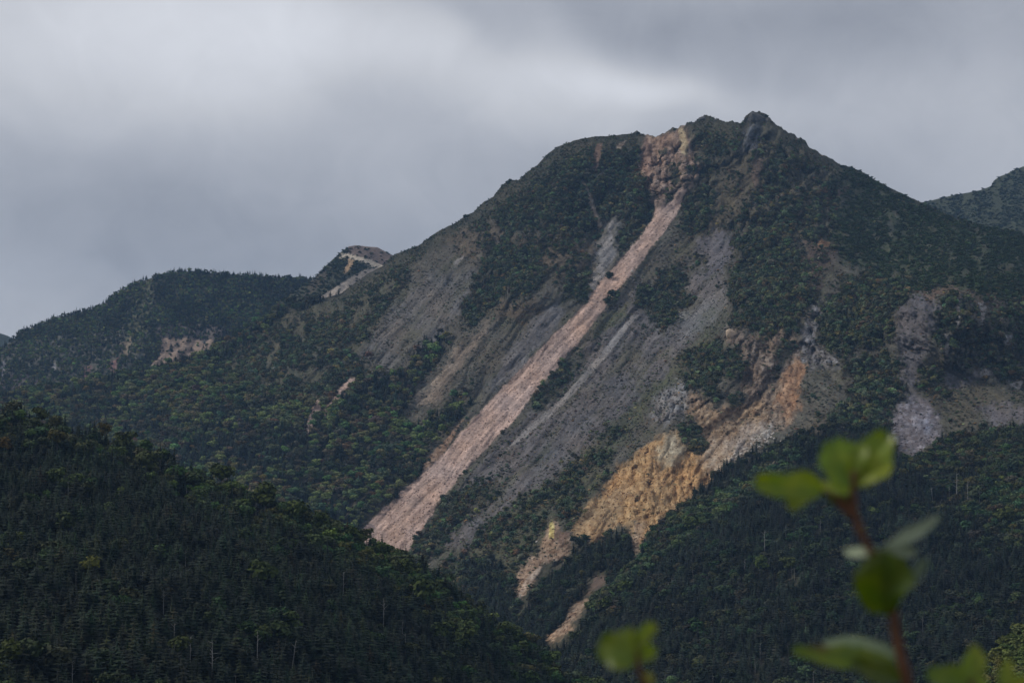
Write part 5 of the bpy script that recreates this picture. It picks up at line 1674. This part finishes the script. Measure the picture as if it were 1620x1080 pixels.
D = 1.55
t = twig_root('leafy_twig', 'blurred upright twig with red-brown stem and yellow-green leaves close to the viewer', 'twig')
s = D / FPX
curve_tube('stem', [(px3(1475, 1300, D) + Vector((0.02, 0, -0.75))), px3(1475, 1300, D), px3(1437, 1090, D), px3(1418, 1000, D), px3(1408, 930, D), px3(1385, 885, D), px3(1362, 840, D), px3(1350, 800, D), px3(1352, 745, D)],
           [8 * s, 8.5 * s, 8 * s, 7.5 * s, 7.5 * s, 6.5 * s, 6 * s, 6.5 * s, 3.5 * s], M_STEM, t)
curve_tube('side_stem', [px3(1352, 815, D), px3(1335, 800, D), px3(1322, 786, D), px3(1300, 776, D)], [8 * s, 8 * s, 6 * s, 2.5 * s], M_STEM, t)
G = (0.80, 0.9, 0.8)
add_leaf(t, (1350, 770), (1318, 700), D, 74, 10, G, 1, 0.008, 0.1, 0.3, 0.10)
add_leaf(t, (1352, 768), (1402, 692), D, 66, -14, (0.95, 0.95, 0.8), 2, 0.010, 0.1, 0.3, 0.12)
add_leaf(t, (1352, 768), (1354, 728), D + 0.01, 74, 0, (0.6, 0.75, 0.7), 12, 0.008, 0.1, 0.3)
add_leaf(t, (1303, 774), (1204, 764), D, 46, 12, (0.95, 0.95, 0.8), 3, -0.01, 0.05, 0.2, 0.14)
add_leaf(t, (1272, 772), (1250, 806), D, 34, 12, (0.8, 0.75, 0.7), 13, -0.005, 0.05, 0.2)
add_leaf(t, (1348, 780), (1276, 768), D, 36, 58, (1.0, 1.0, 1.0), 4, 0.01, 0.08, 0.1, label='leaf seen almost edge on, shining silvery')
add_leaf(t, (1342, 795), (1308, 784), D, 26, 20, (0.4, 0.45, 0.5), 14, 0.01, 0.08, 0.1)
add_leaf(t, (1392, 876), (1488, 816), D, 22, 8, (1, 1, 1), 5, 0.006, 0.05, 0.15, label='pale grey-green narrow leaf pointing up to the upper corner', mat=M_SILVER)
add_leaf(t, (1392, 874), (1334, 872), D, 20, 30, (1, 1, 1), 15, 0.006, 0.05, 0.1, mat=M_SILVER)
add_leaf(t, (1385, 876), (1452, 872), D - 0.008, 26, 20, (0.9, 0.9, 0.9), 16, 0.006, 0.05, 0.1, mat=M_SILVER)
add_leaf(t, (1402, 872), (1392, 968), D - 0.012, 84, 8, (0.36, 0.42, 0.45), 6, 0.01, 0.1, 0.25, 0.08)
add_leaf(t, (1425, 880), (1418, 936), D - 0.008, 40, 8, (0.40, 0.42, 0.45), 17, 0.01, 0.1, 0.25)
add_leaf(t, (1426, 936), (1468, 882), D, 20, 30, (0.8, 0.85, 0.8), 7, 0.006, 0.05, 0.1, mat=M_SILVER2)
add_leaf(t, (1418, 1036), (1300, 1014), D, 34, 20, (1, 1, 1), 8, 0.01, 0.1, 0.1, mat=M_SILVER2)
add_leaf(t, (1418, 1052), (1258, 1030), D - 0.01, 38, 30, (0.6, 0.65, 0.6), 9, -0.01, 0.0, 0.3, 0.06)
add_leaf(t, (1424, 1076), (1345, 1046), D - 0.015, 36, 15, (0.36, 0.38, 0.4), 10, -0.01, 0.0, 0.3)

t2 = twig_root('leaf_sprig', 'small blurred sprig with one lobed green leaf at the bottom, left of the big twig', 'sprig')
curve_tube('stem', [px3(1040, 1300, 1.45) + Vector((0, 0, -0.7)), px3(1040, 1300, 1.45), px3(1022, 1100, 1.45), px3(1012, 1062, 1.45), px3(1008, 1030, 1.45)], [6 * s, 6 * s, 5 * s, 4 * s, 3 * s], M_STEM, t2)
add_leaf(t2, (1012, 1040), (947, 1015), 1.45, 66, 8, (0.55, 0.6, 0.5), 21, 0.01, 0.05, 0.25)
add_leaf(t2, (1000, 1022), (1038, 986), 1.45, 26, 10, (0.9, 0.85, 0.7), 22, 0.01, 0.05, 0.25)
add_leaf(t2, (1000, 1040), (1040, 1027), 1.45, 26, 10, (0.8, 0.8, 0.7), 23, 0.01, 0.05, 0.25)
add_leaf(t2, (1014, 1090), (1030, 1062), 1.45, 24, 15, (1.1, 0.8, 0.5), 24, 0.01, 0.05, 0.25)

t3 = twig_root('leafy_sprig', 'blurred leafy sprig crossing the bottom right corner', 'sprig')
curve_tube('stem', [px3(1570, 1320, 1.5) + Vector((0, 0, -0.7)), px3(1570, 1320, 1.5), px3(1548, 1120, 1.5), px3(1535, 1075, 1.5)], [6 * s, 6 * s, 5 * s, 3 * s], M_STEM, t3)
add_leaf(t3, (1535, 1082), (1544, 1018), 1.5, 34, 14, (0.8, 0.8, 0.7), 31, 0.01, 0.05, 0.3)
add_leaf(t3, (1540, 1090), (1466, 1062), 1.5, 44, 25, (0.55, 0.65, 0.5), 32, -0.01, 0.05, 0.3)
add_leaf(t3, (1530, 1075), (1492, 1052), 1.5, 16, 60, (0.9, 0.9, 0.9), 33, 0.01, 0.05, 0.1, mat=M_SILVER)
add_leaf(t3, (1545, 1095), (1552, 1060), 1.5, 26, 30, (0.9, 0.95, 0.8), 34, 0.01, 0.05, 0.1)
add_leaf(t3, (1592, 1100), (1594, 1040), 1.5, 24, 10, (0.9, 0.85, 0.7), 35, 0.01, 0.05, 0.1)
add_leaf(t3, (1596, 1100), (1624, 1068), 1.5, 26, 20, (1.1, 0.9, 0.6), 36, 0.01, 0.05, 0.1)

# ------------------------------------------------------------------ haze
bm = bmesh.new()
bmesh.ops.create_cube(bm, size=1.0)
me = bpy.data.meshes.new('haze'); bm.to_mesh(me); bm.free()
hz = link('haze', me)
hz.scale = (14400, 11800, 1330)
hz.location = (0, 1800, 970 - 665)
mh = bpy.data.materials.new('thin_air')
mh.use_nodes = True
hn = NT(mh.node_tree); hn.n.clear()
ho = hn.new('ShaderNodeOutputMaterial')
hv = hn.new('ShaderNodeVolumePrincipled')
hv.inputs['Color'].default_value = (0.36, 0.61, 1.0, 1)
hv.inputs['Density'].default_value = 0.000045
hv.inputs['Anisotropy'].default_value = 0.0
hn.l.new(hv.outputs[0], ho.inputs['Volume'])
me.materials.append(mh)
tag(hz, 'thin bluish mountain haze', None, None, 'stuff')
